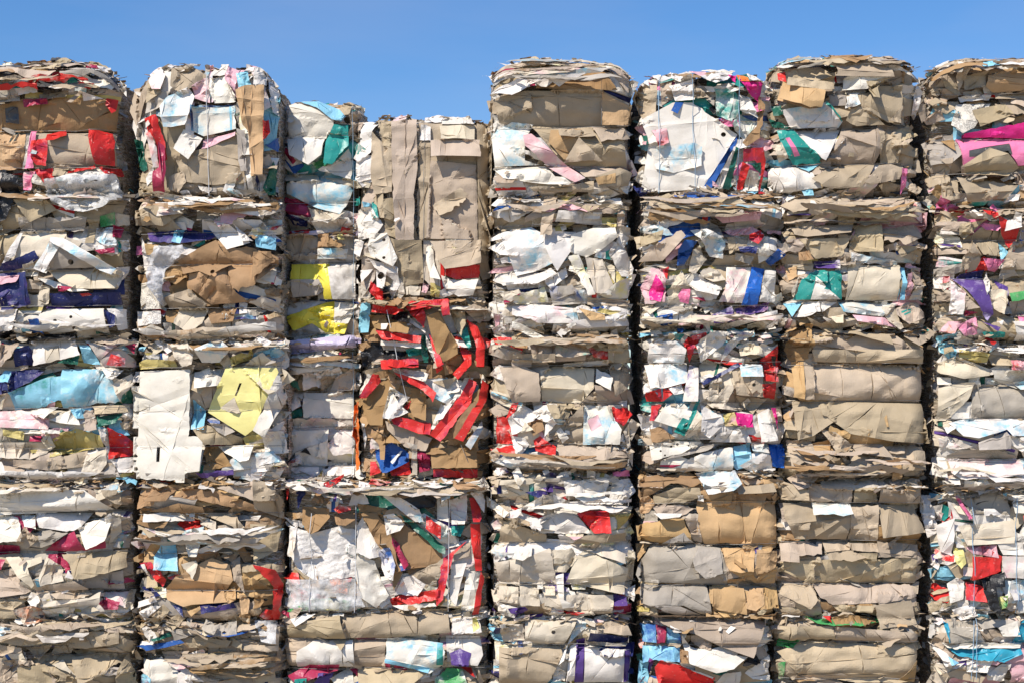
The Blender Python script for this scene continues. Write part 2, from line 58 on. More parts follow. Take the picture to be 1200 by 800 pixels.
g 100,600 280,590 250,640; N/u 60,660 130,650 190,660 130,690; u 120,640 190,630 190,660; w 240,610 460,600 430,680 250,670; w 30,740 150,670 160,700 90,750; c 140,670 190,680 200,760 150,780; w 470,610 550,600 580,660 500,735 450,700|^5; w 190,670 350,740 330,770 200,790|^3
r 700,160 740,140 820,150 700,240; w/s 620,70 820,60 820,150 700,180 640,180|^3; r 620,200 690,180 700,240 630,240; w 725,180 790,160 800,200 750,210; c 920,130 1010,100 1030,180 1000,245 910,240; k 1020,90 1160,70 1170,220 1040,210|h 1120,163,9; w/s 1055,70 1160,65 1165,125 1060,125; N 880,150 1050,60 1060,75 890,165; r 1160,160 1230,150 1230,230 1165,220; x 1205,30 1230,30 1230,120; r/q 1170,60 1240,80 1240,150 1170,145; r 650,260 700,250 660,330 640,330; w 660,330 720,250 800,250 840,290 790,370; t 750,380 790,315 830,330 800,400; t 860,230 875,230 825,370 805,365; c 800,400 860,280 900,340 870,380 820,410; w 880,260 970,290 985,350 910,410 870,380; c 905,250 1060,245 1070,285 930,270|^3; Y/q 980,300 1030,290 1050,350 990,355; P 1030,290 1120,300 1120,360 1040,350; k 1040,215 1190,230 1120,300|^6; b 640,370 690,355 760,410 650,430; w 1140,300 1200,270 1230,420 1150,430; P 1205,270 1230,270 1235,370; w/g 960,390 1080,350 1110,430 920,430; w 640,440 760,425 880,430 790,480 650,515|^2|h 690,470,5|h 740,450,6|h 770,440,7|h 710,490,5|h 820,445,5; g 700,510 900,440 1000,430 900,470; w/s 720,560 890,480 1030,450 1030,560 740,570; s/w 1035,450 1110,430 1120,540 1050,560 1030,540; w/s 1110,430 1200,440 1200,480 1120,470; w 1060,540 1160,480 1200,490 1220,570 1120,570|^3; V 1200,440 1275,440 1270,550 1210,540
b 600,600 700,580 870,590 880,640 740,620 640,680 610,720 590,680|^2; k 660,680 760,640 870,640 880,680 800,715 660,715; k 650,720 790,720 850,740 780,780 690,785; b 1020,670 1190,670 1170,740 1020,710; b 880,720 1020,670 1020,710 900,740; k 1040,640 1220,620 1230,660 1050,670
@600,600
w 80,40 200,0 300,10 370,90 250,95 100,95; r 300,0 370,-15 450,-10 460,90 380,90|^2; Y 480,10 560,0 540,40 490,80; k -50,30 40,60 160,100 160,135 -60,135; c -80,230 90,195 180,160 205,330 -60,330; w 0,205 30,150 95,150 90,195 50,215|^3; k 260,140 340,100 530,90 530,130; c 540,170 575,180 570,320 535,330; c 250,320 300,200 340,170 545,260 520,375|^7|s; c 270,145 450,150 530,190 530,235 340,170|^4; c 180,170 280,160 305,210 250,275 200,275|^3; c -60,340 30,345 30,420 -60,410; c 35,335 120,330 130,430 40,425; c 150,380 470,380 470,470 400,480 150,430; c 130,340 200,340 200,380 150,380; w/x 118,330 145,330 145,350 118,352; w 200,290 240,280 240,400 290,420 285,435 235,440 215,380|^3; w/u 510,370 580,340 570,415; m/q 470,430 560,425 560,470 480,475; u -20,440 60,435 75,450 10,490; r 200,455 340,460 300,475
c -60,510 50,510 60,590 -40,600; c 60,500 300,500 240,610 60,590|h 192,548,10|^2; k 370,510 530,500 560,570 400,550; w 190,730 210,710 255,740 245,780 190,780; w 270,620 305,600 290,780 250,790; w/s 300,510 370,505 260,610 240,680 215,700; k -60,625 220,615 235,650 170,780 60,800 -60,790|^4; N 360,545 550,585 530,615 350,590; w 300,590 340,580 350,615 555,640 545,790 290,790|s|+u 300,590 340,580 335,790 290,790|+u 525,640 555,640 545,790 520,790|+l 345,590 530,615 525,628 345,618; g 340,590 540,610 530,620 345,612|^4
o 865,-60 1235,-55 1240,145 900,145 860,80|s; w 860,-85 890,-85 890,-55 860,-60; o 600,-70 640,-80 670,-40 640,0 600,10; w 660,0 790,0 780,15 690,25; o 580,60 700,30 800,25 840,130 690,140 590,130; g 700,140 800,90 850,140; k 800,20 860,20 890,140 850,130; o 585,150 650,150 590,230; g 590,250 650,155 860,150 975,165 1000,270 1005,335 600,325 580,290|s; g 840,220 870,155 970,170 980,280 900,305 850,260|^2; o 1000,265 1140,330 1230,330 1240,250; o 975,165 1135,165 1120,270 1010,265|^2; o 1140,170 1240,180 1230,250 1140,305 1125,290; g 600,335 910,340 935,500 800,430 640,430 600,420|^2; g 640,430 780,430 920,490 750,470; o 920,345 1080,350 1090,470 960,450 930,430; o 1090,390 1110,350 1170,350 1170,420 1130,450 1085,440; o 1170,350 1240,350 1240,440 1180,440; o 960,440 1100,480 1240,460 1230,500 1100,490; Y 585,440 640,440 640,460 590,465
B/s 600,520 670,520 670,600 610,600; m/N 670,520 720,530 710,600 670,600; s/B 720,530 780,560 790,610 720,610; w 785,560 830,620 1090,660 1020,710 940,730 820,690 790,600; s/B 610,620 780,620 780,690 660,680 610,700; b 780,630 815,635 815,690 780,690; G 920,735 1020,700 1030,710 960,745; u/m 620,720 640,670 665,690 640,760; s 600,690 640,700 630,800 590,790; w 940,790 980,740 1060,730 1060,770 1000,800; r 690,680 780,700 940,760 930,800 680,790 665,720|^7|+w 720,672 780,690 940,750 930,765 780,705 700,688; w 1080,740 1130,700 1200,660 1200,780 1120,770; x 1060,700 1130,640 1150,690
@900,230
k 50,50 130,15 260,20 300,40 180,70 100,90|^3; k 400,20 630,0 640,100 700,130 480,120 300,50; k 220,50 360,70 470,115 350,110 230,90|^3; w/r 650,20 720,30 720,130 670,100; k 620,60 665,60 660,110 620,110; k 130,210 370,205 330,290 210,300; k 390,140 520,140 520,270 400,265 370,240 400,170; k 100,150 390,140 370,180 170,200 110,190|^4; k 580,240 720,240 720,320 600,290; k 525,160 690,135 710,200 620,240 520,220|^4|j; b 130,270 180,260 200,305 130,310; w/s 375,270 600,310 600,325 375,315; o 80,340 130,330 130,380 90,400; u/w 210,310 325,305 325,345 210,340; t 110,490 150,395 215,355 330,355 335,488|+w 190,490 215,380 270,440 330,490|+t 250,440 300,380 310,395 270,445; c 100,450 140,380 110,480; c 365,325 615,325 600,495 355,490|s|+s 616,325 620,325 604,495 596,495|^2; s 620,330 640,340 625,490 600,492; q 640,370 665,360 660,480 630,490; k 665,340 720,330 715,420 670,420; c 680,430 720,420 715,490 650,490; s 70,505 160,495 100,570; w 115,570 165,500 230,495 235,545 160,570|^3; w 235,500 315,500 240,550; q 380,560 530,575 580,620 400,590; w/s 320,500 550,495 600,510 520,570 340,545|^3|+s 320,500 335,500 350,545 336,545; k 170,570 240,600 330,560 360,600 330,640 200,610; c 270,570 335,560 330,600 300,600; c 520,525 580,510 620,620 600,630 540,590|^4
k 200,680 300,660 580,650 640,700 720,710 720,780 200,780; b 100,640 180,620 180,760 110,780 80,720; k 250,620 550,650 560,700 390,650 270,640|^4; o 170,600 200,600 205,700 180,730|^3
r 970,80 1050,90 1040,125 990,100; k 1140,120 1200,130 1200,210 1150,210; r 1040,100 1150,160 1135,270 1110,250 1070,190; w 1085,130 1150,110 1150,160 1070,180; k 875,140 1000,120 960,160 900,210 875,190|^3; k 890,300 930,230 975,290 960,350 890,370; s 1065,220 1110,270 1070,310; k 950,230 1060,215 1065,290 980,285|^3; k 1130,220 1200,215 1200,350 1080,350 1090,300; p 985,300 1090,305 1050,360 1010,355; N/u 890,370 1000,350 1000,400 870,390; u/l 840,390 1000,400 1030,560 1000,590 960,520 900,440|^2; u 1050,395 1110,430 1100,520; c 1010,440 1100,450 1080,560 1020,520; w 990,400 1015,360 1020,430 1000,470|^3; g 1110,500 1200,460 1200,570 1130,560; e/k 1110,460 1200,420 1200,460 1120,500; w 835,400 905,460 890,560 830,555|^3; k 900,470 960,530 900,540; m 900,540 960,550 900,570; q/O 790,640 830,590 890,590 850,650|^3; p/q 860,610 950,570 965,650 900,660; t 980,640 1090,640 1095,665 1000,665; u 980,590 1060,620 1040,640; w 1130,590 1200,590 1200,670 1150,680|^4; w/x 830,660 870,650 890,690 840,690; c 860,650 980,680 960,700 870,690; w 950,690 1080,680 1070,720|^3; Y 870,720 1010,740 1000,780 880,780; k 1020,740 1140,750 1150,800 1030,790; w 1150,700 1200,690 1200,740 1140,740
@900,410
k 190,0 720,0 720,65 210,55; k 160,55 205,60 205,230 160,230; o 110,55 160,55 160,230 110,220; k 200,62 720,72 720,243 200,233|s; k 110,240 250,240 300,330 200,400 130,420; k 90,420 200,420 220,560 100,560; k 360,450 720,450 720,560 380,560; k 235,370 300,470 340,520 380,440 300,380|^3; k 530,450 630,450 620,480 560,480; k 660,470 720,470 720,560 650,540; b 400,470 520,460 560,500; k 380,440 520,440 560,500 400,480|^4; k 450,490 600,510 480,540|^3; k 235,240 720,250 735,435 560,425 370,390 300,340 240,300|^6; b 110,450 250,490 300,540 160,510|^4; b 290,540 410,550 300,570; k 380,520 500,560 450,575 330,540|^3; k 600,540 640,540 600,600
g 240,600 510,600 560,640 380,650 240,640; k 180,620 380,640 380,710 180,705; k 40,620 60,610 180,650 180,700 60,700; k 390,640 500,635 500,710 390,710; k 505,645 690,650 700,715 505,712|^2; k 50,715 190,715 190,800 60,800
s 790,-65 860,-75 860,70 800,10|^2; c 770,70 860,30 1020,90 1020,120 900,135 800,110; q/r 1110,50 1190,50 1190,95 1110,95; c 790,180 850,160 950,150 920,230 830,330 790,330; w 795,125 850,130 850,165 795,160; g 940,160 1200,165 1200,310 940,320|s; w 1025,95 1200,100 1200,150 1150,180 1040,140|^4; w/s 1130,150 1200,130 1200,180 1160,185; w 835,340 920,320 1100,320 1200,340 1190,400 1120,400 1100,370 960,410 890,400; g 830,490 880,465 1060,460 1160,500 1000,510 830,500; g 830,400 940,450 900,460; w 1110,400 1200,420 1180,480 1120,440; g 960,430 1100,380 1120,420 1110,460 960,465|^4; w/q 790,410 850,420 900,460 800,470; w 780,500 830,500 830,600 755,580; w 900,600 990,620 980,645 900,640; c 1020,600 1170,590 1160,640 1090,650; w 835,505 1175,510 1175,580 1000,600 880,600 840,570|^4; V 1165,620 1200,600 1200,650
g 860,660 1120,660 1130,770 950,760; w 720,680 770,680 780,790 720,760; c 820,670 860,660 930,780 880,760; p/m 865,680 890,690 940,780 920,790; w 950,770 1130,770 1130,820 950,820; w 1000,740 1050,740 1090,770 1000,770; w 1130,680 1200,670 1200,760 1140,760; r/w 1175,770 1200,765 1200,800 1175,800
@900,600
k 60,-45 500,-40 500,70 370,70 360,125 120,120 70,20; k 375,-30 500,-40 500,130 370,125; w 195,-50 375,-45 380,0 330,10 290,0 195,5|^6|s; k 505,-40 680,-30 730,90 510,110|^6; k 50,230 130,220 260,215 440,220 690,205 690,330 180,325 60,270; k 50,140 130,135 250,135 240,190 130,195 130,225 50,220; k 260,180 370,170 440,200 370,220 270,215; k 250,135 375,130 370,170 260,180|^3; k 500,130 700,150 690,210 500,205; k 380,140 500,140 500,180 380,170|^3; k 50,330 190,325 215,400 180,440 50,380|^2; k 200,330 660,335 690,390 540,415 290,425 230,390; k 290,430 480,425 470,460 320,455|^3; b 280,480 340,465 490,490 500,520 370,560 300,530; r 240,475 280,475 275,500; k 480,425 655,405 685,515 505,535|^7|f|s
k 40,520 280,520 300,585 40,585; k 280,520 640,550 690,560 690,600 300,590; k 40,650 140,600 680,610 690,640 680,790 400,790 120,740|s; e 50,590 140,590 110,625 40,625; o 590,770 680,680 680,790; k 90,760 330,740 380,760 200,780; k 120,795 670,795 680,900 120,900; e/k 40,700 75,690 70,780 50,780
w 1060,140 1200,130 1200,200 1090,195; w 720,0 780,0 800,90 750,120; w 780,60 860,20 850,200 800,180; c 880,60 1140,35 1150,60 1140,140 920,150; w/y 860,70 910,160 870,160; y 860,160 905,170 910,230 880,255 855,220|^3; w 1085,200 1200,200 1200,310 1085,300; w/s 1080,310 1200,310 1200,400 1100,420; e/y 1060,390 1100,380 1100,440 1060,450; q/m 920,160 1060,150 1070,210 950,190; w 870,300 910,320 900,400 840,420 830,330; r 905,400 920,320 990,340 1000,410; r 940,200 1080,210 1075,270 1010,290 930,310|^3; x 980,310 1085,270 1085,340 1040,340 1060,470 1010,440 990,370|^2; w/s 930,400 960,390 980,420 940,450; w 850,450 950,420 960,490 890,500|^5; w 970,440 1020,430 1010,470; w/B 1110,360 1160,350 1160,400 1120,400; w 1150,410 1200,400 1200,470 1150,460; r 1175,10 1200,0 1200,40 1175,40
g 820,500 960,510 950,600 830,600; g 960,500 1165,500 1150,575 1090,570 1060,530 990,540; w 1060,530 1150,500 1160,570 1080,570|^3; A 1140,580 1170,500 1200,490 1200,600 1130,610; A 805,500 825,510 825,600; A 815,620 970,628 1165,628 1170,650 1080,690 870,660|^2; w 800,602 1180,605 1160,625 1040,625 820,622; w 760,610 820,650 850,700 810,710; s 820,660 870,690 830,700; w 780,700 860,720 900,690 860,700; k 800,760 900,710 1000,760 980,790; w 910,680 1030,680 1000,735 910,735|^4; w 1010,750 1080,700 1120,700 1090,790 1020,780; q 1120,720 1200,690 1200,790 1120,790
@0,600
w 0,0 100,20 135,100 130,125 0,140; w 180,0 440,0 390,70 330,85 200,65; w/s 110,10 180,10 200,70 140,60; m 0,150 110,150 100,185 0,200; g 200,70 340,90 270,140 210,160; k 80,140 110,130 135,60 200,120 150,165; m 225,175 370,80 415,160 515,125 515,160 380,175; w 375,70 540,0 545,20 515,125 430,165|^4; c 520,145 545,20 580,0 580,90; m 0,210 45,215 30,260 0,270; k 0,280 60,260 170,360 150,370 0,395; m 245,190 310,185 350,230 340,280 300,240 240,240; c 45,205 110,200 130,220 215,200 220,225 160,250 190,330 175,345 110,290|^3; c 215,290 235,200 300,240 330,310 230,330; w 345,260 385,290 370,300 340,290; g 360,305 590,265 590,355 380,350; k 190,340 380,310 440,350 200,370; k 310,190 600,170 610,250 420,300 380,300 350,230|^5; k 0,400 170,390 90,440 100,490 0,480; c 220,400 440,390 490,360 490,420 350,430 220,430; k 265,370 410,345 450,375 380,395 300,390|^3; c/O 90,445 200,420 225,500 140,525|^3; w 215,450 350,430 330,465 230,465; c 395,450 440,430 490,465 460,480 410,495|^3; w/q 490,370 605,370 600,440 500,400; m/q 480,430 500,390 580,410 570,445 500,450; c 600,365 625,365 625,450 600,450; k 490,460 620,465 630,490 530,490|^3
w 0,520 90,530 20,590 0,580; k 330,600 400,545 580,550 580,600 420,630 350,625; k 30,590 100,540 340,530 290,600 180,600 150,580 130,610; k 0,610 130,620 130,640 0,680; k 240,660 280,600 370,605 340,655; k 135,625 210,615 260,610 200,685|^5; k 430,640 560,620 610,650; k 0,690 160,680 180,700 100,720 40,790 0,770; k 100,715 230,700 300,760 200,800 100,790; k 250,720 390,800 300,800; c 270,700 310,680 380,750; k 350,670 560,650 520,740 400,790 370,720|^4; k 560,760 600,650 640,760 620,800 570,800
w 695,0 930,-5 925,35 700,35|^3; k 930,0 1100,0 1190,100 1200,180 1100,60; c 940,10 1020,40 1030,80 950,50; k 830,110 860,100 900,190 840,190; d 965,90 1000,100 1100,190 1080,200 970,150; r 660,235 720,225 760,260 790,310 770,345 720,300 700,260; w 670,240 690,235 710,300; N 660,350 720,345 770,380 700,400; w 655,415 740,385 750,410 660,440; w 660,460 720,430 770,430 690,500; k 715,500 780,420 810,450 750,530; N 820,425 870,425 880,480; g 820,540 940,530 950,560 830,590; g 1000,520 1120,500 1130,560 1010,570; k 790,510 840,470 880,490 830,540|^3; o 880,430 950,415 960,440 915,475; o 785,350 840,290 1000,210 1085,240 1105,310 1060,370 1080,410 920,420 880,430 800,400|^4; w/s 860,85 970,60 960,110 940,200 900,200|^3; c 865,235 930,220 940,240 920,305|^3; s/w 735,200 780,130 830,140 855,265 740,260|^5; o 1060,370 1110,340 1120,400 1090,415; k 1090,230 1130,200 1160,370 1110,310; b 1110,170 1150,160 1190,220 1150,230; o 1130,370 1180,400 1180,460 1150,465; k 1180,50 1320,60 1300,180 1200,230; b 1200,290 1280,350 1300,420 1200,440|h 1215,370,10|h 1255,400,9|^2; r 1200,235 1300,260 1330,330 1312,500 1290,500 1290,340|^4
B 650,620 860,585 880,600 700,640; G 730,580 810,550 820,570 740,590; k 880,600 940,565 1100,590 1080,620 900,625; k 760,650 900,640 860,690 780,680; w 665,690 750,680 760,670 850,740 820,800 690,760|^3; s/q 650,770 680,750 720,770 720,800 660,800; w 850,740 900,720 960,800 830,800; k 900,720 1190,710 1200,790 990,790; k 880,700 1100,660 1300,690 1300,710 1000,715|^5; k 900,660 1100,640 1290,655 1290,675 1000,680|^5; k 1190,730 1290,710 1300,780 1200,790; F 1200,500 1300,500 1310,600 1240,590
@900,230
k 585,530 640,500 700,500 730,545 730,570 640,605 585,560|^8|+t 610,545 640,533 643,540 613,552|+t 622,556 660,540 663,547 625,563|+t 645,533 662,530 663,537 647,540; k 620,660 640,630 710,585 780,640 740,675 680,705|^10|h 685,658,13|+t 697,628 740,608 744,616 700,637|+t 712,640 750,622 753,630 716,648
@600,410
w/u 830,70 870,80 860,240 790,240 800,190|^4; w 860,575 1040,560 1065,620 1020,650 905,670|^10
@600,230
w/u 1000,690 1060,640 1130,630 1120,660 1060,680 970,780|^3
@0,50
w 870,415 955,455 900,562 830,510|^7|s
@0,410
w 655,575 890,575 885,615 845,615 840,605 655,600|^4|s
@600,600
k 640,470 780,470 1180,500 1140,600 1110,660 960,610 860,560 700,510|^10
@900,410
k 90,600 150,565 240,580 180,640 130,650|^7; o 560,500 590,500 610,600 565,610|^5
@300,230
r 555,515 640,515 700,540 660,562 548,548|^5; r 700,505 905,488 915,565 880,568 870,525 790,530 720,545|^6; r 565,632 780,660 775,692 595,672|^5; r 595,768 765,765 768,802 600,802|^5; r 810,640 840,690 885,790 855,805|^4; r 985,580 1040,615 1075,700 1070,800 1035,800 1030,690|^5
@300,410
r 590,50 750,42 770,70 600,92|^4; r 490,220 520,225 590,150 580,115 550,115|^4; r 650,105 780,140 850,200 835,245 790,190 680,130|^5; r 640,305 720,320 825,345 820,395 770,390 650,345|^5; r 820,395 870,425 1010,245 1035,150 1000,135 960,215|^5; r 935,410 975,425 1080,240 1092,160 1060,140 1045,235|^6; r 955,0 1010,20 1012,70 950,140 925,115 980,50|^5
@0,410
w 660,100 905,92 905,370 900,402 945,403 970,430 958,562 900,570 888,578 885,615 845,615 840,603 655,600 652,570 635,565 635,405 657,403 657,365 630,365 628,170 660,168|^4|s|f|H 750,450 765,450 765,520 750,520
@300,50
w 160,300 300,298 375,365 370,460 335,465 160,460|s; t 375,400 440,405 445,500 370,590 330,585 340,480|^4|s; w 155,462 332,467 318,545 260,592 170,545|s
@0,230
c 235,350 550,345 590,360 560,440 380,440 300,410|s; g 265,225 480,340 240,350|h 357,318,14|s; w/s 260,205 320,230 240,370 190,350 225,290|^3|s; w/s 270,205 330,210 570,350 555,380 500,360 270,225|^12|s; N 250,460 575,455 575,510 460,520 250,515|^3|s|+r 390,462 430,458 445,468 400,475
@900,50
P 900,440 1200,355 1200,462 900,455|s; p 870,460 1200,465 1200,580 1150,590 1100,520 900,590|s|+d 920,520 1110,485 1120,540 920,550; k 890,590 1010,510 1090,540 1150,600 1100,640 900,630|^3; o 60,195 245,250 225,330 170,335 35,280|^9; k 80,180 295,205 290,240 240,245 70,220|^4
@900,600
r 905,400 920,320 990,340 1000,410|s; r 940,200 1080,210 1075,270 1010,290 930,310|^3|s; x 980,310 1085,270 1085,340 1040,340 1060,470 1010,440 990,370|^2; w 1085,200 1200,200 1200,310 1085,300|s
@300,410
b 875,420 1010,250 1045,240 935,410|^2; w 845,330 880,260 950,215 880,320|^3; w 985,440 1060,330 1066,365 1010,462|^4; w 655,88 780,100 812,112 800,150 790,148 655,104|^3; w 600,320 660,200 725,220 690,265 720,290 650,320|^4|h 665,225,12
@300,230
w 590,678 780,694 780,716 590,700|^3; b 805,565 860,548 945,700 948,740 880,782 848,730 822,640|^4; w 725,572 800,628 796,645 722,595|^3; w 800,655 868,782 852,792 805,710|^3; k 925,545 980,542 985,600 965,660 932,610|^3; Z 175,325 350,325 370,360 365,490 330,490 330,440 170,395|s; g 175,400 310,400 330,450 300,470 180,480|s; w 345,340 470,320 475,490 370,490|s
@300,50
s 215,290 300,285 400,330 430,365 410,390 365,378 300,325|^3|s
@0,50
F 240,660 400,640 560,630 595,740 520,790 420,810 340,800 240,730|^3|c
@0,230
F 700,300 760,250 880,240 890,270 790,350 775,520 715,430|^3|c
"""
import bpy, math, random
import numpy as np
from mathutils.geometry import delaunay_2d_cdt
from mathutils import Vector

rng = np.random.default_rng(7)
random.seed(7)
PX = 150.0                      # image-plane pixels per metre of the stack's front
GROUND = 890.0                  # px row of the ground
CX = 600.0
CAM_D = 13.0
CAM_Z = 2.7
CAM_PY = GROUND - CAM_Z * PX
C = bpy.context.scene.collection

# ---------------------------------------------------------------- colours
TINT = {
 'k': (.48, .39, .285), 'b': (.38, .24, .125), 'o': (.54, .36, .19), 'g': (.44, .395, .34), 'd': (.09, .09, .09),
 'w': (.78, .735, .672), 'c': (.66, .58, .46), 'r': (.66, .035, .03), 'm': (.40, .035, .09), 'p': (.80, .22, .40),
 'q': (.76, .46, .50), 'P': (.76, .03, .25), 't': (.03, .30, .26), 'G': (.02, .13, .09), 'e': (.08, .36, .12),
 'B': (.03, .11, .38), 'N': (.022, .03, .13), 'V': (.03, .16, .62), 'A': (.04, .34, .50), 's': (.27, .58, .74),
 'y': (.80, .73, .30), 'Z': (.82, .68, .07), 'Y': (.58, .48, .18), 'u': (.11, .06, .25), 'l': (.56, .50, .66), 'O': (.80, .20, .04),
 'x': (.018, .018, .02),
 'W': (.72, .69, .66), 'F': (.82, .82, .82), 'X': (.02, .02, .023)}
NAMES = {}
for ch in 'kbo': NAMES[ch] = 'cardboard_sheet'  # brown roll under the tall bale's overhang: tan board, shade put into its colour
for ch in 'gd': NAMES[ch] = 'grey_board'  # inside of the pale triangular box frame: grey is shade put into its colour
for ch in 'wc': NAMES[ch] = 'white_carton'
for ch in 'rmpqPtGeBNVAsyYulOxZ': NAMES[ch] = 'printed_carton'
for ch in 'WFX': NAMES[ch] = 'plastic_film'
WORD = dict(k='', b='brown', o='light brown', g='', d='dark grey', w='', c='cream', r='red', m='dark red', p='pink', q='pale pink',
            P='magenta pink', t='teal', G='dark green', e='green', B='dark blue', N='navy blue', V='bright blue', A='turquoise',
            s='light blue', y='yellow', Z='bright yellow', Y='mustard yellow', u='purple', l='lavender', O='orange', x='black', W='white', F='clear', X='black')

# ---------------------------------------------------------------- materials
def nodes_of(name):
    m = bpy.data.materials.new(name); m.use_nodes = True
    return m, m.node_tree, m.node_tree.nodes, m.node_tree.links

def mix_rgb(nt, a, b, fac, blend='MIX'):
    n = nt.nodes.new('ShaderNodeMix'); n.data_type = 'RGBA'; n.blend_type = blend
    for sock, v in ((n.inputs[0], fac), (n.inputs[6], a), (n.inputs[7], b)):
        if hasattr(v, 'links') or isinstance(v, bpy.types.NodeSocket): nt.links.new(v, sock)
        else: sock.default_value = v
    return n.outputs[2]

def paper_material(name, rough, printed, flute, film=None):
    m, nt, N, L = nodes_of(name)
    bs = N['Principled BSDF']; out = N['Material Output']
    tc = N.new('ShaderNodeTexCoord'); oi = N.new('ShaderNodeObjectInfo')
    rnd = N.new('ShaderNodeMath'); rnd.operation = 'MULTIPLY'; rnd.inputs[1].default_value = 37.0
    L.new(oi.outputs['Random'], rnd.inputs[0])
    a1 = N.new('ShaderNodeAttribute'); a1.attribute_name = 'tint'
    col = a1.outputs['Color']
    def noise(scale, detail=3, rough_=.55, sc=None):
        n = N.new('ShaderNodeTexNoise'); n.noise_dimensions = '4D'
        n.inputs['Scale'].default_value = scale; n.inputs['Detail'].default_value = detail; n.inputs['Roughness'].default_value = rough_
        src = tc.outputs['Object']
        if sc:
            mp = N.new('ShaderNodeMapping'); mp.inputs['Scale'].default_value = sc; L.new(src, mp.inputs[0]); src = mp.outputs[0]
        L.new(src, n.inputs['Vector']); L.new(rnd.outputs[0], n.inputs['W'])
        return n.outputs['Fac']
    def ramp(fac, p0, p1, c0=(0, 0, 0, 1), c1=(1, 1, 1, 1)):
        r = N.new('ShaderNodeValToRGB'); L.new(fac, r.inputs[0])
        r.color_ramp.elements[0].position = p0; r.color_ramp.elements[1].position = p1
        r.color_ramp.elements[0].color = c0; r.color_ramp.elements[1].color = c1
        return r.outputs[0]
    if printed:
        a2 = N.new('ShaderNodeAttribute'); a2.attribute_name = 'tint_two'
        if printed == 'rows':
            msk = ramp(noise(5, 3, .5), .44, .48); fine = ramp(noise(90, 2, .5, (1, 1, 2.6)), .46, .54)
            mm = N.new('ShaderNodeMath'); mm.operation = 'MULTIPLY'; L.new(msk, mm.inputs[0]); L.new(fine, mm.inputs[1]); hm = N.new('ShaderNodeMath'); hm.operation = 'MULTIPLY'; hm.inputs[1].default_value = .5; L.new(mm.outputs[0], hm.inputs[0]); msk = hm.outputs[0]
        else:
            m1 = ramp(noise(6.5, 4, .6), .46, .60); m2 = ramp(noise(17, 3, .6), .36, .62)
            mm = N.new('ShaderNodeMath'); mm.operation = 'MULTIPLY'; L.new(m1, mm.inputs[0]); L.new(m2, mm.inputs[1]); msk = mm.outputs[0]
        col = mix_rgb(nt, col, a2.outputs['Color'], msk)
    # stains, scuffs and slight fading of the stock
    stain = ramp(noise(5, 5, .6), .3, .75, (.84, .81, .76, 1), (1.07, 1.06, 1.05, 1))
    col = mix_rgb(nt, col, stain, 1.0, 'MULTIPLY')
    grime = ramp(noise(22, 4, .7), .62, .78)
    gm = N.new('ShaderNodeMath'); gm.operation = 'MULTIPLY'; gm.inputs[1].default_value = .38; L.new(grime, gm.inputs[0])
    col = mix_rgb(nt, col, (.22, .18, .13, 1), gm.outputs[0])
    if rough < .6 and not film:
        sc_ = ramp(noise(34, 5, .75, (1, 1, 1.8)), .60, .68)
        sm_ = N.new('ShaderNodeMath'); sm_.operation = 'MULTIPLY'; sm_.inputs[1].default_value = .55; L.new(sc_, sm_.inputs[0])
        col = mix_rgb(nt, col, (.62, .56, .48, 1), sm_.outputs[0])
    L.new(col, bs.inputs['Base Color'])
    bs.inputs['Roughness'].default_value = rough
    bs.inputs['Specular IOR Level'].default_value = .35 if rough < .6 else .2
    bmp = N.new('ShaderNodeBump'); bmp.inputs['Distance'].default_value = .012; bmp.inputs['Strength'].default_value = .16 if not film else .9
    L.new(noise(60 if not film else 40, 4, .55), bmp.inputs['Height'])
    last = bmp
    if flute:
        w = N.new('ShaderNodeTexWave'); w.wave_type = 'BANDS'; w.bands_direction = 'X'; w.inputs['Scale'].default_value = 22
        w.inputs['Distortion'].default_value = 1.2; L.new(tc.outputs['Object'], w.inputs['Vector'])
        b2 = N.new('ShaderNodeBump'); b2.inputs['Distance'].default_value = .0012; b2.inputs['Strength'].default_value = .25
        L.new(w.outputs['Fac'], b2.inputs['Height']); L.new(last.outputs[0], b2.inputs['Normal']); last = b2
    L.new(last.outputs[0], bs.inputs['Normal'])
    if film == 'clear':
        tr = N.new('ShaderNodeBsdfTransparent'); mx = N.new('ShaderNodeMixShader')
        f = ramp(noise(14, 5, .6), .35, .75, (.25, .25, .25, 1), (.85, .85, .85, 1))
        L.new(f, mx.inputs[0]); L.new(tr.outputs[0], mx.inputs[1]); L.new(bs.outputs[0], mx.inputs[2])
        L.new(mx.outputs[0], out.inputs['Surface'])
    return m

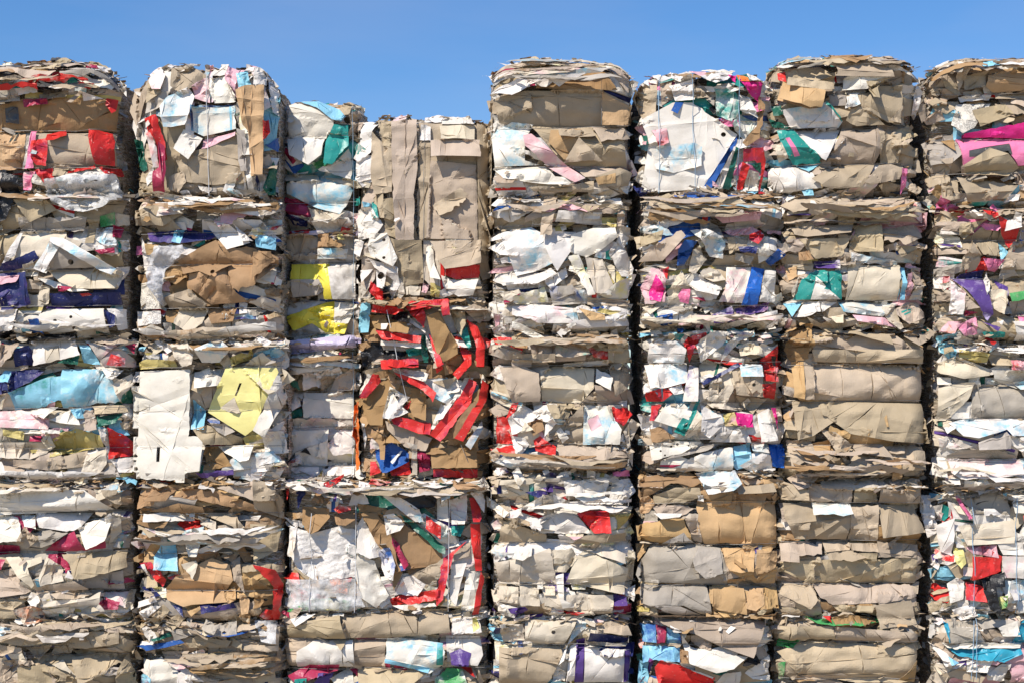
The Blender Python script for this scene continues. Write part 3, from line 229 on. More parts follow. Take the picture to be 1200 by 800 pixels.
MAT = {
 'board': paper_material('kraft_board', .85, False, True),
 'paper': paper_material('plain_carton', .62, False, False),
 'print': paper_material('printed_carton_stock', .5, 'blotch', False),
 'news': paper_material('newsprint', .7, 'rows', False),
 'gloss': paper_material('coated_carton', .38, False, False),
 'film_clear': paper_material('clear_plastic_film', .22, False, False, 'clear'),
 'film': paper_material('opaque_plastic_film', .33, False, False, 'opaque'),
}
def core_material():
    m, nt, N, L = nodes_of('pressed_paper_layers')
    bs = N['Principled BSDF']; tc = N.new('ShaderNodeTexCoord'); mp = N.new('ShaderNodeMapping')
    mp.inputs['Scale'].default_value = (4, 4, 26); L.new(tc.outputs['Object'], mp.inputs[0])
    n = N.new('ShaderNodeTexNoise'); n.inputs['Scale'].default_value = 1.6; n.inputs['Detail'].default_value = 6; n.inputs['Distortion'].default_value = .4
    L.new(mp.outputs[0], n.inputs['Vector'])
    r = N.new('ShaderNodeValToRGB'); L.new(n.outputs['Fac'], r.inputs[0]); r.color_ramp.interpolation = 'CONSTANT'
    els = r.color_ramp.elements
    els[0].position = 0; els[0].color = (.20, .16, .11, 1); els[1].position = .40; els[1].color = (.36, .29, .20, 1)
    for p, c in ((.46, (.55, .52, .47, 1)), (.5, (.13, .10, .08, 1)), (.53, (.40, .32, .22, 1)), (.58, (.60, .58, .54, 1)), (.62, (.30, .10, .08, 1)), (.65, (.42, .34, .25, 1))):
        e = els.new(p); e.color = c
    L.new(r.outputs[0], bs.inputs['Base Color']); bs.inputs['Roughness'].default_value = .9
    b = N.new('ShaderNodeBump'); b.inputs['Distance'].default_value = .03; b.inputs['Strength'].default_value = 1
    L.new(n.outputs['Fac'], b.inputs['Height']); L.new(b.outputs[0], bs.inputs['Normal'])
    return m
MAT['core'] = core_material()
def simple(name, col, rough, metal=0):
    m, nt, N, L = nodes_of(name); b = N['Principled BSDF']
    n = N.new('ShaderNodeTexNoise'); n.inputs['Scale'].default_value = 30
    c = mix_rgb(nt, (*col, 1), tuple(x * .6 for x in col) + (1,), n.outputs['Fac']); L.new(c, b.inputs['Base Color'])
    b.inputs['Roughness'].default_value = rough; b.inputs['Metallic'].default_value = metal
    return m
MAT['wire'] = simple('steel_wire', (.35, .33, .31), .5, .8)
MAT['twine'] = simple('white_twine', (.75, .76, .78), .6)
MAT['bluetwine'] = simple('blue_twine', (.35, .52, .68), .6)

# ---------------------------------------------------------------- noise
LAT = rng.random((8, 256, 256)).astype(np.float32) * 2 - 1
def vnoise(x, y, seed=0):
    """smooth value noise in [-1, 1]; x, y in lattice units"""
    l = LAT[seed % 8]; x = np.asarray(x) + seed * 17.31; y = np.asarray(y) + seed * 9.73
    ix = np.floor(x).astype(int); iy = np.floor(y).astype(int); fx = x - ix; fy = y - iy
    fx = fx * fx * (3 - 2 * fx); fy = fy * fy * (3 - 2 * fy)
    a = l[iy & 255, ix & 255]; b = l[iy & 255, (ix + 1) & 255]; c = l[(iy + 1) & 255, ix & 255]; d = l[(iy + 1) & 255, (ix + 1) & 255]
    return (a * (1 - fx) + b * fx) * (1 - fy) + (c * (1 - fx) + d * fx) * fy

# ---------------------------------------------------------------- bales
# key: (x0, y0, x1, y1, recess, wire rows, filler palette, label)
B = {
 'A1': (-18, 71, 142, 228, 4, [155, 200], 'kkwgdxrwbt', 'top left bale with ragged dark scraps above a brown roll and red torn cartons'),
 'A2': (-18, 228, 150, 395, 2, [271, 318, 360], 'wwckgsNk', 'leftmost second-row bale with a pale triangular box frame over a long navy carton'),
 'A3': (-18, 395, 157, 562, 3, [430, 478, 525], 'wckwYsqG', 'leftmost third-row bale with light blue boards above pale yellow crushed cartons and a red scrap'),
 'A4': (-18, 562, 155, 725, 5, [598, 645, 690], 'wckgmcw', 'leftmost fourth-row bale of grey and cream boards crossed by dark red carton'),
 'A5': (-18, 725, 158, 890, 2, [765, 810], 'kkkckg', 'bottom left bale of crumpled tan cardboard'),
 'B1': (162, 76, 326, 232, 0, [], 'wkqwgks', 'top bale tied by a white twine, with a square white flap and a brown panel'),
 'B2': (163, 232, 330, 398, 2, [275, 312, 362], 'wkwqgcbx', 'bale with one large ripped brown cardboard sheet in its middle'),
 'B3': (163, 398, 338, 562, 4, [430, 480, 522], 'wwcgkYs', 'bale fronted by a tall white slotted box panel and a tilted yellow panel'),
 'B4': (163, 562, 332, 727, 3, [600, 646, 690], 'kbwkgorN', 'bale of brown sheets with a torn orange-brown piece and light blue curled flaps'),
 'B5': (163, 727, 330, 890, 0, [765, 810], 'kgwkkBc', 'bottom bale with a stack of thin tan sheet edges and a dark blue film strip'),
 'C1': (334, 120, 424, 268, 64, [163, 205, 240], 'wkwst', 'narrow recessed bale with teal and sky blue print on rolled white board'),
 'C2': (334, 268, 424, 412, 64, [310, 353, 392], 'wgkylw', 'narrow recessed bale with two yellow printed bands over a lavender sheet'),
 'C3': (334, 412, 424, 562, 64, [458, 500, 545], 'wwkwg', 'narrow recessed bale of plain white and grey box panels under the lavender sheet'),
 'D1': (420, 136, 574, 350, 34, [], 'kkwkc', 'bale of tall upright tan cardboard sheets at the low point of the skyline'),
 'D2': (420, 350, 574, 562, 30, [], 'bbrkbxwb', 'bale packed with bright red and brown shoe cartons'),
 'E0': (334, 562, 572, 715, 8, [], 'wbrwkGw', 'wide bale with wrinkled white film bag and red strips, tied by three twines'),
 'E9': (334, 715, 572, 890, 6, [746, 780, 830], 'kkwkcm', 'wide bottom bale of tan rolls with a pale blue box and green round corner'),
 'E1': (576, 69, 739, 232, 0, [152, 198], 'kkwckw', 'tall-standing top bale with layered grey sheets overhanging a fat tan roll'),
 'E2': (576, 232, 738, 392, 3, [265, 318, 355], 'wwcwkwY', 'bale of mostly white torn cartons with a hanging tan strip at its upper left'),
 'E3': (576, 392, 738, 552, 0, [428, 472, 520], 'kkcwkr', 'tan bale with a small red triangle and a cream panel tied in the middle'),
 'E4': (576, 552, 739, 720, 2, [588, 634, 682], 'cwckwu', 'cream bale with corrugated panels and a dangling pale curled strip'),
 'E5': (576, 720, 739, 890, 4, [752, 800], 'wckwsN', 'bottom bale with a white box panel edged in purple beside a tan sheet'),
 'F1': (748, 85, 904, 228, 3, [], 'wwkqpts', 'top bale with big tilted white board edged dark blue and magenta scraps behind'),
 'F2': (750, 228, 914, 385, 0, [268, 312, 360], 'wkcqwgBk', 'bale with a bright blue stripe and pink print under brown folded layers'),
 'F3': (752, 385, 916, 555, 3, [425, 472, 520], 'wwrstkc', 'bale of white, teal and red cartons with a purple dotted strip hanging down'),
 'F4': (750, 555, 912, 722, 0, [588, 637, 684], 'ookgkb', 'bale rolled in orange-brown and grey cardboard with a white sheet hanging on top'),
 'F5': (751, 722, 904, 890, 5, [752, 800], 'wsrkGwB', 'bottom bale with a red printed carton below a hanging tan sheet'),
 'G1': (902, 65, 1072, 232, 0, [152.5, 195], 'kkwkkst', 'top bale with a drooping light brown flap above a white and teal carton'),
 'G2': (914, 232, 1082, 385, 2, [263, 310, 354], 'kkwktqc', 'bale with a cracked white panel and two loose tan flaps at its lower right'),
 'G3': (918, 385, 1082, 560, 0, [426.5, 470, 520], 'kkkbko', 'bale of three smooth plain tan rolls over crumpled brown layers'),
 'G4': (910, 560, 1080, 722, 3, [588, 632, 682], 'kkkkbw', 'plain tan bale with a small white box lid and a loose corrugated square'),
 'G5': (908, 722, 1076, 890, 0, [749, 792], 'kkkke', 'bottom tan bale with a green corner peeking out at its left'),
 'H1': (1086, 69, 1262, 245, 2, [113, 166, 206], 'kkwkogs', 'top right bale with hot pink carton and a newsprint panel'),
 'H2': (1096, 245, 1262, 400, 0, [283, 328, 372], 'kkwurpg', 'rightmost second-row bale with shiny purple wrap and red curved print'),
 'H3': (1095, 400, 1262, 575, 2, [450, 490, 538], 'wwgkcw', 'rightmost third-row bale of white and grey crushed board'),
 'H4': (1092, 575, 1258, 720, 4, [], 'wwcswrk', 'rightmost fourth-row bale with a red and black printed carton and yellow scrap'),
 'H5': (1093, 720, 1260, 890, 0, [752, 800], 'wcwkgq', 'bottom right bale with a turquoise and white curved carton and pale blue twine'),
}
KEYS = list(B)
TOPS = {'A1', 'B1', 'C1', 'D1', 'E1', 'F1', 'G1', 'H1'}
ROWN = dict(zip('12345', ('top', 'second', 'third', 'fourth', 'bottom')))

def dome(k, x):
    x0, y0, x1, y1 = B[k][:4]
    return (28 if k in ('A1', 'B1') else 21) * np.abs((np.asarray(x, float) - (x0 + x1) / 2) / ((x1 - x0) / 2)).clip(0, 1) ** 5 * (1 if k not in ('D1', 'C1') else .3)
GX0, GY0, GW, GH = -70, 20, 1400, 920
H = np.full((GH, GW), -90.0)
F0 = np.full((GH, GW), -90.0)
REC = np.zeros((GH, GW))
yy, xx = np.mgrid[0:GH, 0:GW].astype(float); xx += GX0; yy += GY0
OWN = np.full((GH, GW), -1)
for i, k in enumerate(KEYS):
    x0, y0, x1, y1, rec, rolls, pal, lab = B[k]
    rec = rec + (i * 7 % 5) - 2
    B[k] = (x0, y0, x1, y1, rec, rolls, pal, lab)
    jx = vnoise(yy / 14, xx * 0 + i, i) * 3.4; jy = vnoise(xx / 16, xx * 0 + i + 5, i) * 2.4
    if k in TOPS: jy = jy * 1.6 + vnoise(xx / 45, xx * 0 + i, i + 1) * 3 + dome(k, xx)
    ex = np.minimum(xx - x0 - jx, x1 - xx + jx * .8 + 1); ey = np.minimum(yy - y0 - jy, y1 - yy - jy * .5)
    ins = (ex > 0) & (ey > -1)
    e1 = np.clip(1 - ex / (19 + 6 * vnoise(yy / 9, xx * 0 + i, i + 2)), 0, 1); e2 = np.clip(1 - ey / 9, 0, 1)
    if k in TOPS: e2 = np.where(yy - y0 < (y1 - y0) / 2, np.clip(1 - ey / 16, 0, 1) * 1.5, e2)
    f = -rec - 22 * e1 ** 2.0 - 11 * e2 ** 2 + 3.0 * vnoise(xx / 40, yy / 26, i) + 1.5 * vnoise(xx / 15, yy / 9, i + 3)
    if rolls:
        ed = [y0] + list(rolls) + [y1]
        wob = vnoise(xx / 60, xx * 0 + i, i + 2) * 1.6
        for a, b in zip(ed[:-1], ed[1:]):
            t = np.clip((yy - wob - a) / (b - a), 0, 1) * 2 - 1
            inside = (yy - wob >= a) & (yy - wob < b)
            f = np.where(inside, f + 14.5 * (1 - np.abs(t) ** 2.8) - 6, f)
    else:
        f = f + 3
    F0[ins] = f[ins]; OWN[ins] = i; REC[ins] = rec
H = F0.copy()

def samp(A, x, y):
    fx = np.clip(x - GX0, 0, GW - 2.001); fy = np.clip(y - GY0, 0, GH - 2.001)
    ix = fx.astype(int); iy = fy.astype(int); tx = fx - ix; ty = fy - iy
    return (A[iy, ix] * (1 - tx) + A[iy, ix + 1] * tx) * (1 - ty) + (A[iy + 1, ix] * (1 - tx) + A[iy + 1, ix + 1] * tx) * ty
def samp_max(A, x, y):
    ix = np.clip((x - GX0).astype(int), 1, GW - 3); iy = np.clip((y - GY0).astype(int), 1, GH - 3)
    m = A[iy, ix]
    for dx, dy in ((1, 0), (0, 1), (1, 1)): m = np.maximum(m, A[iy + dy, ix + dx])
    return m

def to_world(px, py, h, rec):
    """rec: how far this whole bale stands back (px); h: height in front of the zero plane"""
    s = (CAM_D + rec / PX) / CAM_D
    x = (np.asarray(px) - CX) / PX * s
    z = CAM_Z + (CAM_PY - np.asarray(py)) / PX * s
    y = -np.asarray(h) / PX
    return np.stack([x, y, z], -1)

# ---------------------------------------------------------------- things and parts
def part(name, V, F, mats, parent, tint=None, tint2=None, smooth=True, mi=None, origin=None, label=None, stuff=False, flat=None):
    V = np.asarray(V, dtype=np.float32); F = np.asarray(F, dtype=np.int32)
    if origin is None: origin = (V.min(0) + V.max(0)) / 2
    me = bpy.data.meshes.new(name); n, k = F.shape
    me.vertices.add(len(V)); me.vertices.foreach_set('co', (V - origin).astype(np.float32).ravel())
    me.loops.add(n * k); me.loops.foreach_set('vertex_index', F.ravel())
    me.polygons.add(n); me.polygons.foreach_set('loop_start', np.arange(0, n * k, k, dtype=np.int32))
    me.polygons.foreach_set('loop_total', np.full(n, k, dtype=np.int32))
    sm = np.full(n, smooth)
    if flat is not None: sm[flat] = False
    me.polygons.foreach_set('use_smooth', sm)
    for m in mats: me.materials.append(m)
    if mi is not None: me.polygons.foreach_set('material_index', np.asarray(mi, dtype=np.int32))
    for nm, t in (('tint', tint), ('tint_two', tint2)):
        if t is None: continue
        t = np.asarray(t, dtype=np.float32)
        if t.ndim == 1: t = np.tile(t, (n, 1))
        a = me.attributes.new(nm, 'FLOAT_COLOR', 'FACE')
        a.data.foreach_set('color', np.concatenate([t, np.ones((n, 1), np.float32)], 1).ravel())
    me.update(calc_edges=True); me.validate()
    o = bpy.data.objects.new(name, me); C.objects.link(o)
    o.parent = parent
    o.location = Vector([float(v) for v in origin]) - (parent.location if parent else Vector())
    if label: o['label'] = label
    if stuff: o['kind'] = 'stuff'
    return o

ROOT = {}
for i, k in enumerate(KEYS):
    x0, y0, x1, y1, rec, rolls, pal, lab = B[k]
    e = bpy.data.objects.new('paper_bale', None); C.objects.link(e)
    w = to_world((x0 + x1) / 2, y1, 0, rec); e.location = (float(w[0]), .75 + rec / PX, float(w[2]))
    e.empty_display_size = .3
    e['label'] = lab; e['category'] = 'paper bale'; e['group'] = 'bales of waste paper stacked in a wall'
    ROOT[k] = e

# solid pressed body of every bale
for i, k in enumerate(KEYS):
    x0, y0, x1, y1, rec, rolls, pal, lab = B[k]
    nx = int((x1 - x0) / 4); ny = int((y1 - y0) / 4)
    gx, gy = np.meshgrid(np.linspace(x0 + 3, x1 - 3, nx), np.linspace(y0 + 2, y1 - 1, ny))
    if k in TOPS: gy = gy + (dome(k, gx) + 3) * np.clip(1 - (gy - y0) / (y1 - y0), 0, 1) ** 2
    hz = samp(F0, gx, gy); hz = np.where(hz < -rec - 40, -rec - 16, hz) - 8
    P = [to_world(gx.ravel(), gy.ravel(), hz.ravel(), rec)]
    q = np.arange(nx * ny).reshape(ny, nx)
    Fc = [np.stack([q[:-1, :-1], q[1:, :-1], q[1:, 1:], q[:-1, 1:]], -1).reshape(-1, 4)]
    loop = np.concatenate([q[0, :-1], q[:-1, -1], q[-1, :0:-1], q[:0:-1, 0]])
    lx = gx.ravel()[loop]; ly = gy.ravel()[loop]; cx = (x0 + x1) / 2; cy = (y0 + y1) / 2; ty0 = y0 + (dome(k, lx) + 3 if k in TOPS else 0)
    ox = np.sign(lx - cx) * (np.abs(lx - cx) > (x1 - x0) / 2 - 4.5); oy = (ly > y1 - 3.5) * 1.0 - (ly < ty0 + 6.5) * 1.0
    base = len(P[0]); prev = loop; nl = len(loop)
    for j, d in enumerate((18, 30, 44, 60, 80, 105, 135, 165, 195, 215)):
        out = 2.5 + 4 * min(1, j / 4.) + 3.2 * vnoise(np.arange(nl) / 3.0, np.full(nl, j * 1.7 + i), i)
        if j > 8: out = out - 14
        out = np.maximum(out, -12)
        oyv = np.clip(out, -12, 0.5)      # stays off its neighbours above and below
        if k in TOPS: oyv = np.where(ly < cy, np.clip(out, -12, 1.5), oyv)
        ring = to_world(lx + ox * out * (.3 if j < 3 else .62), ly + oy * oyv, np.full(nl, -rec - d, float), rec)
        P.append(ring); cur = base + np.arange(nl); nxt = np.roll(cur, -1); pn = np.roll(prev, -1)
        Fc.append(np.stack([prev, pn, nxt, cur], -1)[:, ::-1]); prev = cur; base += nl
    cen = to_world(cx, cy, -rec - 218, rec)[None]; P.append(cen)
    a = prev; b = np.roll(prev, -1); Fc.append(np.stack([a, b, np.full(nl, base), np.full(nl, base)], -1)[:, ::-1])
    V = np.concatenate(P); F = np.concatenate(Fc)
    tri = np.concatenate([F[:, [0, 1, 2]], F[:, [0, 2, 3]]]); tri = tri[(tri[:, 0] != tri[:, 1]) & (tri[:, 1] != tri[:, 2]) & (tri[:, 0] != tri[:, 2])]
    part('pressed_paper_body', V, tri[:, ::-1], [MAT['core']], ROOT[k], smooth=False)

# ---------------------------------------------------------------- sheets
def poly_inside(P, x, y):
    P = np.asarray(P); inside = np.zeros(len(x), bool); n = len(P); j = n - 1
    for i in range(n):
        xi, yi = P[i]; xj, yj = P[j]
        if yi != yj:
            c = ((yi > y) != (yj > y)) & (x < (xj - xi) * (y - yi) / (yj - yi) + xi); inside ^= c
        j = i
    return inside

def outline(P, tear, rnd, step=2.6):
    out = []; n = len(P)
    for i in range(n):
        a = np.array(P[i], float); b = np.array(P[(i + 1) % n], float); d = b - a; L = math.hypot(*d)
        if L < .5: continue
        m = max(1, int(L / step)); t = np.arange(m) / m
        q = a + d * t[:, None]; nrm = np.array([-d[1], d[0]]) / L
        amp = tear * rnd.choice([.12, .12, .5, 1.0])
        s = rnd.random() * 200; w = np.minimum(1, np.minimum(t, 1 - t) * m / 2)
        nz = vnoise(t * L / 7 + s, t * 0 + s, 1) + .7 * vnoise(t * L / 3 + s, t * 0 + s, 2)
        q = q + nrm * (nz * amp * w)[:, None]
        out.append(q)
    return np.concatenate(out)

def add_sheet(k, code, pts, lift=0, holes=(), bands=(), polyholes=(), tear=1.5, crump=1.0, space=2.3, name=None, stiff=None, side='b', track=True, label=True, thick=None, rnd=random):
    x0, y0, x1, y1, rec, rolls, pal, lab = B[k]
    col = TINT[code[0]]; col2 = TINT[code[2]] if len(code) > 2 else None
    film = code[0] in 'WFX'
    P = np.asarray(pts, float)
    O = outline(P, tear, rnd)
    if k in TOPS: O[:, 1] = np.maximum(O[:, 1], y0 + dome(k, O[:, 0]) - 2 + 1.5 * vnoise(O[:, 0] / 4, O[:, 0] * 0 + len(O), 2))
    mn = O.min(0); mx = O.max(0); W = mx - mn; size = max(W)
    if len(O) < 3 or min(W) < 1: print('SMALL', k, code, W); return None
    # interior points
    ng = max(1, int(W[0] / space)); mg = max(1, int(W[1] / space))
    gx, gy = np.meshgrid(mn[0] + (np.arange(ng + 1) + .5) * space, mn[1] + (np.arange(mg + 1) + .5) * space)
    gx = gx.ravel() + (rng.random(gx.size) - .5) * space * .75; gy = gy.ravel() + (rng.random(gy.size) - .5) * space * .75
    ins = poly_inside(O, gx, gy); gx = gx[ins]; gy = gy[ins]
    verts = [Vector(v) for v in O.tolist()]; edges = [(i, (i + 1) % len(O)) for i in range(len(O))]
    cuts = []
    def addcut(Q):
        s = len(verts); verts.extend(Vector(v) for v in Q.tolist()); edges.extend((s + i, s + (i + 1) % len(Q)) for i in range(len(Q)))
    for (hx, hy, hr) in holes:
        a = np.arange(12) / 12 * 2 * math.pi; Q = np.stack([hx + np.cos(a) * hr, hy + np.sin(a) * hr * .9], -1); addcut(Q); cuts.append((None, Q))
    for Q in polyholes: addcut(np.asarray(Q)); cuts.append((None, np.asarray(Q)))
    for c, Q in bands: addcut(np.asarray(Q, float)); cuts.append((c, np.asarray(Q, float)))
    folds = []
    if not film and size > 16:
        for _ in range(min(6, 1 + int(size / 24 * rnd.uniform(.5, 1.5)))):
            a = rnd.choice([0, math.pi / 2]) + rnd.gauss(0, .2) if rnd.random() < .55 else rnd.random() * math.pi
            fx, fy = rnd.uniform(mn[0] + W[0] * .1, mx[0] - W[0] * .1), rnd.uniform(mn[1] + W[1] * .1, mx[1] - W[1] * .1)
            ln = size * rnd.choice([.35, .6, 1.5]); tx_, ty_ = -math.sin(a), math.cos(a)
            s_ = len(verts); verts.extend([Vector((fx - tx_ * ln / 2, fy - ty_ * ln / 2)), Vector((fx + tx_ * ln / 2, fy + ty_ * ln / 2))]); edges.append((s_, s_ + 1))
            folds.append((a, fx, fy, ln, rnd.choice([-1, 1, 1]) * rnd.uniform(.12, .42), rnd.uniform(4, 12)))
    verts.extend(Vector(v) for v in np.stack([gx, gy], -1).tolist())
    try: vo, eo, fo, *_ = delaunay_2d_cdt(verts, edges, [], 0, 1e-4)
    except Exception as ex: print('CDTFAIL', k, ex); return None
    if not fo: print('NOFACE', k); return None
    v2 = np.array([[v.x, v.y] for v in vo]); F = np.array([f for f in fo if len(f) == 3], dtype=int)
    if len(F) == 0: return None
    cen = v2[F].mean(1)
    keep = poly_inside(O, cen[:, 0], cen[:, 1])
    tint = np.tile(np.array(col), (len(F), 1)).astype(np.float32)
    jit = 1 + (rnd.random() - .5) * (.3 if code[0] in 'kbogr' else .14); tint *= jit; tint[:, 2] *= 1 + (rnd.random() - .5) * (.22 if code[0] in 'kbo' else .08)
    for c, Q in cuts:
        m = poly_inside(Q, cen[:, 0], cen[:, 1])
        if c is None: keep &= ~m
        else: tint[m] = np.array(TINT[c]) * jit
    F = F[keep]; tint = tint[keep]
    if len(F) == 0: return None
    used = np.unique(F); rm = np.full(len(v2), -1); rm[used] = np.arange(len(used)); F = rm[F]; v2 = v2[used]
    x, y = v2[:, 0], v2[:, 1]
    ar = (x[F[:, 1]] - x[F[:, 0]]) * (y[F[:, 2]] - y[F[:, 0]]) - (x[F[:, 2]] - x[F[:, 0]]) * (y[F[:, 1]] - y[F[:, 0]])
    F[ar > 0] = F[ar > 0][:, ::-1]       # y runs down in px, so this makes normals face the camera side (-Y)
    F = F[:, ::-1]
    # height
    hs = samp_max(H, x, y); ok = hs > -rec - 45
    if ok.sum() < 4:
        hs = np.full(len(x), -rec - 10.0); ok[:] = True
    A = np.stack([x[ok] - x.mean(), y[ok] - y.mean(), np.ones(ok.sum())], -1)
    cf, *_ = np.linalg.lstsq(A, hs[ok], rcond=None)
    cf[0] = np.clip(cf[0], -.35, .35); cf[1] = np.clip(cf[1], -.5, .5)
    plane = (x - x.mean()) * cf[0] + (y - y.mean()) * cf[1] + cf[2]
    if stiff is None: stiff = .2 if size > 60 else .6
    fb0 = samp(F0, x, y); lv = np.percentile((hs - fb0)[ok & (fb0 > -rec - 45)], 80) if (ok & (fb0 > -rec - 45)).sum() > 4 else 0
    soft = np.where(ok & (fb0 > -rec - 45), fb0 + lv, plane) if size > 42 else np.where(ok, hs, plane)
    z = plane * stiff + soft * (1 - stiff)
    # crumple: sharp folds + undulation
    s = rnd.random() * 200
    cr = np.zeros(len(x)); nf = int(2 + crump * (1.5 + size / 28) * (.6 + rnd.random() * .8)); nf = min(nf, 16)
    smallp = size < 60
    for (a, fx, fy, ln, amp, w) in folds:
        d = (x - fx) * math.cos(a) + (y - fy) * math.sin(a); al = -(x - fx) * math.sin(a) + (y - fy) * math.cos(a)
        cr += amp * np.maximum(w - np.abs(d), 0) * np.clip((ln * .62 - np.abs(al)) / (ln * .2), 0, 1)
    nf = int(nf * .5)
    for _ in range(nf):
        a = rnd.random() * math.pi if rnd.random() < .6 else rnd.choice([0, math.pi / 2]) + rnd.gauss(0, .18)
        px_ = rnd.uniform(mn[0], mx[0]); py_ = rnd.uniform(mn[1], mx[1])
        d = (x - px_) * math.cos(a) + (y - py_) * math.sin(a) + .8 * vnoise(x / 14 + s, y / 14 + s, 4)
        w = rnd.uniform(4, 14) * (1 if size > 30 else .6)
        along = -(x - px_) * math.sin(a) + (y - py_) * math.cos(a)
        fade = np.clip(1.25 - np.abs(along) / (size * rnd.uniform(.3, .9)), 0, 1)
        amp = rnd.choice([-1, 1]) * rnd.uniform(.10, .42)
        if rnd.random() < .5: cr += amp * np.maximum(w - np.abs(d), 0) * fade
        else: cr += amp * np.clip(d, -w, w) * .8 * fade
    if smallp: cr += ((x - x.mean()) * rnd.gauss(0, .12) + (y - y.mean()) * rnd.gauss(.04, .16))
    cr += .8 * vnoise(x / 19 + s, y / 19 + s, 5) + (.22 if smallp else .16) * vnoise(x / 6 + s, y / 6, 6) + .05 * vnoise(x / 2.4 + s, y / 2.4, 7)
    if film: cr = cr * 1.2 + 1.6 * np.abs(vnoise(x / 4.2 + s, y / 4.2, 2)) + 2.4 * np.abs(vnoise(x / 10, y / 6 + s, 3))
    if code[0] == 'W': cr = 2.2 * vnoise(x / 20 + s, y / 20, 5) + .55 * np.sin((y * .95 + x * .25 + 5 * vnoise(x / 16, y / 16, 2)) * 1.05) + 1.2 * np.abs(vnoise(x / 22 + s, y / 5, 3))
    z = z + cr * crump + 1.0 + (rnd.random() * 1.2)
    # a free edge that stands off the pile
    tt = {'b': (y - mn[1]) / max(W[1], 1), 't': (mx[1] - y) / max(W[1], 1), 'l': (mx[0] - x) / max(W[0], 1), 'r': (x - mn[0]) / max(W[0], 1)}[side]
    tt = np.clip(tt, 0, 1); lift = lift * (2.0 if k in ('D2', 'E0') else 1.45)
    z = z + lift * tt ** 1.4 + 1.0 * lift * .12
    if holes or polyholes: z = z + 2.5
    below = np.where(ok, hs, -1e3)
    z = np.maximum(z, below + .45)
    fb = np.where(ok, samp(F0, x, y), -rec)
    z = np.minimum(z, np.maximum(np.where(fb > -rec - 45, fb, -rec) + 34, below + 1.2))
    # rasterise into the pile's height map
    if track:
        wts = np.array([[.34, .33, .33], [.8, .1, .1], [.1, .8, .1], [.1, .1, .8], [.45, .45, .1], [.1, .45, .45], [.45, .1, .45]])
        X = (v2[F][:, None, :, :] * wts[None, :, :, None]).sum(2).reshape(-1, 2); Z = (z[F][:, None, :] * wts[None]).sum(2).ravel()
        cap = samp(F0, X[:, 0], X[:, 1]) + 22; Z = np.minimum(Z, np.where(cap < -rec - 30, -rec + 6, cap))
        ix = np.clip((X[:, 0] - GX0).round().astype(int), 0, GW - 1); iy = np.clip((X[:, 1] - GY0).round().astype(int), 0, GH - 1)
        np.maximum.at(H, (iy, ix), Z)
    th = thick if thick is not None else (.7 if code[0] in 'kbog' else .35)
    if film: th = .12
    n = len(x)
    front = to_world(x, y, z, rec); back = to_world(x, y, z - th, rec)
    E = np.concatenate([F[:, [0, 1]], F[:, [1, 2]], F[:, [2, 0]]]); key = E[:, 0] * n + E[:, 1]; rk = E[:, 1] * n + E[:, 0]
    bd = ~np.isin(key, rk); be = E[bd]; nb = len(be)
    V = np.concatenate([front, back, front[be[:, 0]], front[be[:, 1]], back[be[:, 1]], back[be[:, 0]]])
    o2 = 2 * n; I = np.arange(nb)
    r1 = np.stack([o2 + nb + I, o2 + I, o2 + 3 * nb + I], -1); r2 = np.stack([o2 + nb + I, o2 + 3 * nb + I, o2 + 2 * nb + I], -1)
    FF = np.concatenate([F, F[:, ::-1] + n, r1, r2])
    inner = np.array(TINT['k'] if code[0] not in 'wcgFXW' else (TINT['c'] if not film else col))
    edge = np.array(TINT['k'] if code[0] in 'kbo' else (.62, .58, .5)) if not film else np.array(col)
    tt_ = np.concatenate([tint, np.tile(inner * jit, (len(F), 1)), np.tile(edge * .9, (2 * nb, 1))])
    if film: mat = MAT['film_clear'] if code[0] == 'F' else MAT['film']
    elif col2 is not None: mat = MAT['news'] if code[2] in 'xN' and code[0] in 'wg' else MAT['print']
    elif code[0] in 'kbo': mat = MAT['board']
    elif code[0] in 'wcg': mat = MAT['paper']
    else: mat = MAT['gloss']
    mats = [mat, MAT['board'] if not film else mat]
    mi = np.concatenate([np.zeros(len(F), int), np.ones(len(F) + 2 * nb, int)])
    nm = name or NAMES[code[0]]
    lb = None
    if label and WORD[code[0]]:
        noun = {'cardboard_sheet': 'cardboard sheet', 'grey_board': 'board', 'white_carton': 'carton piece', 'printed_carton': 'printed carton piece', 'plastic_film': 'plastic film', 'paper_scrap': 'paper scrap'}[nm]
        lb = 'torn ' + WORD[code[0]] + ' ' + noun
    return part(nm, V, FF, mats, ROOT[k], tt_, None if col2 is None else np.array(col2), film, mi, None, lb)

def owner(px, py):
    best = None; bd = 1e9
    for k in KEYS:
        x0, y0, x1, y1 = B[k][:4]
        dx = max(x0 - px, 0, px - x1); dy = max(y0 - py, 0, py - y1); d = math.hypot(dx, dy)
        if d < bd: bd = d; best = k
    return best

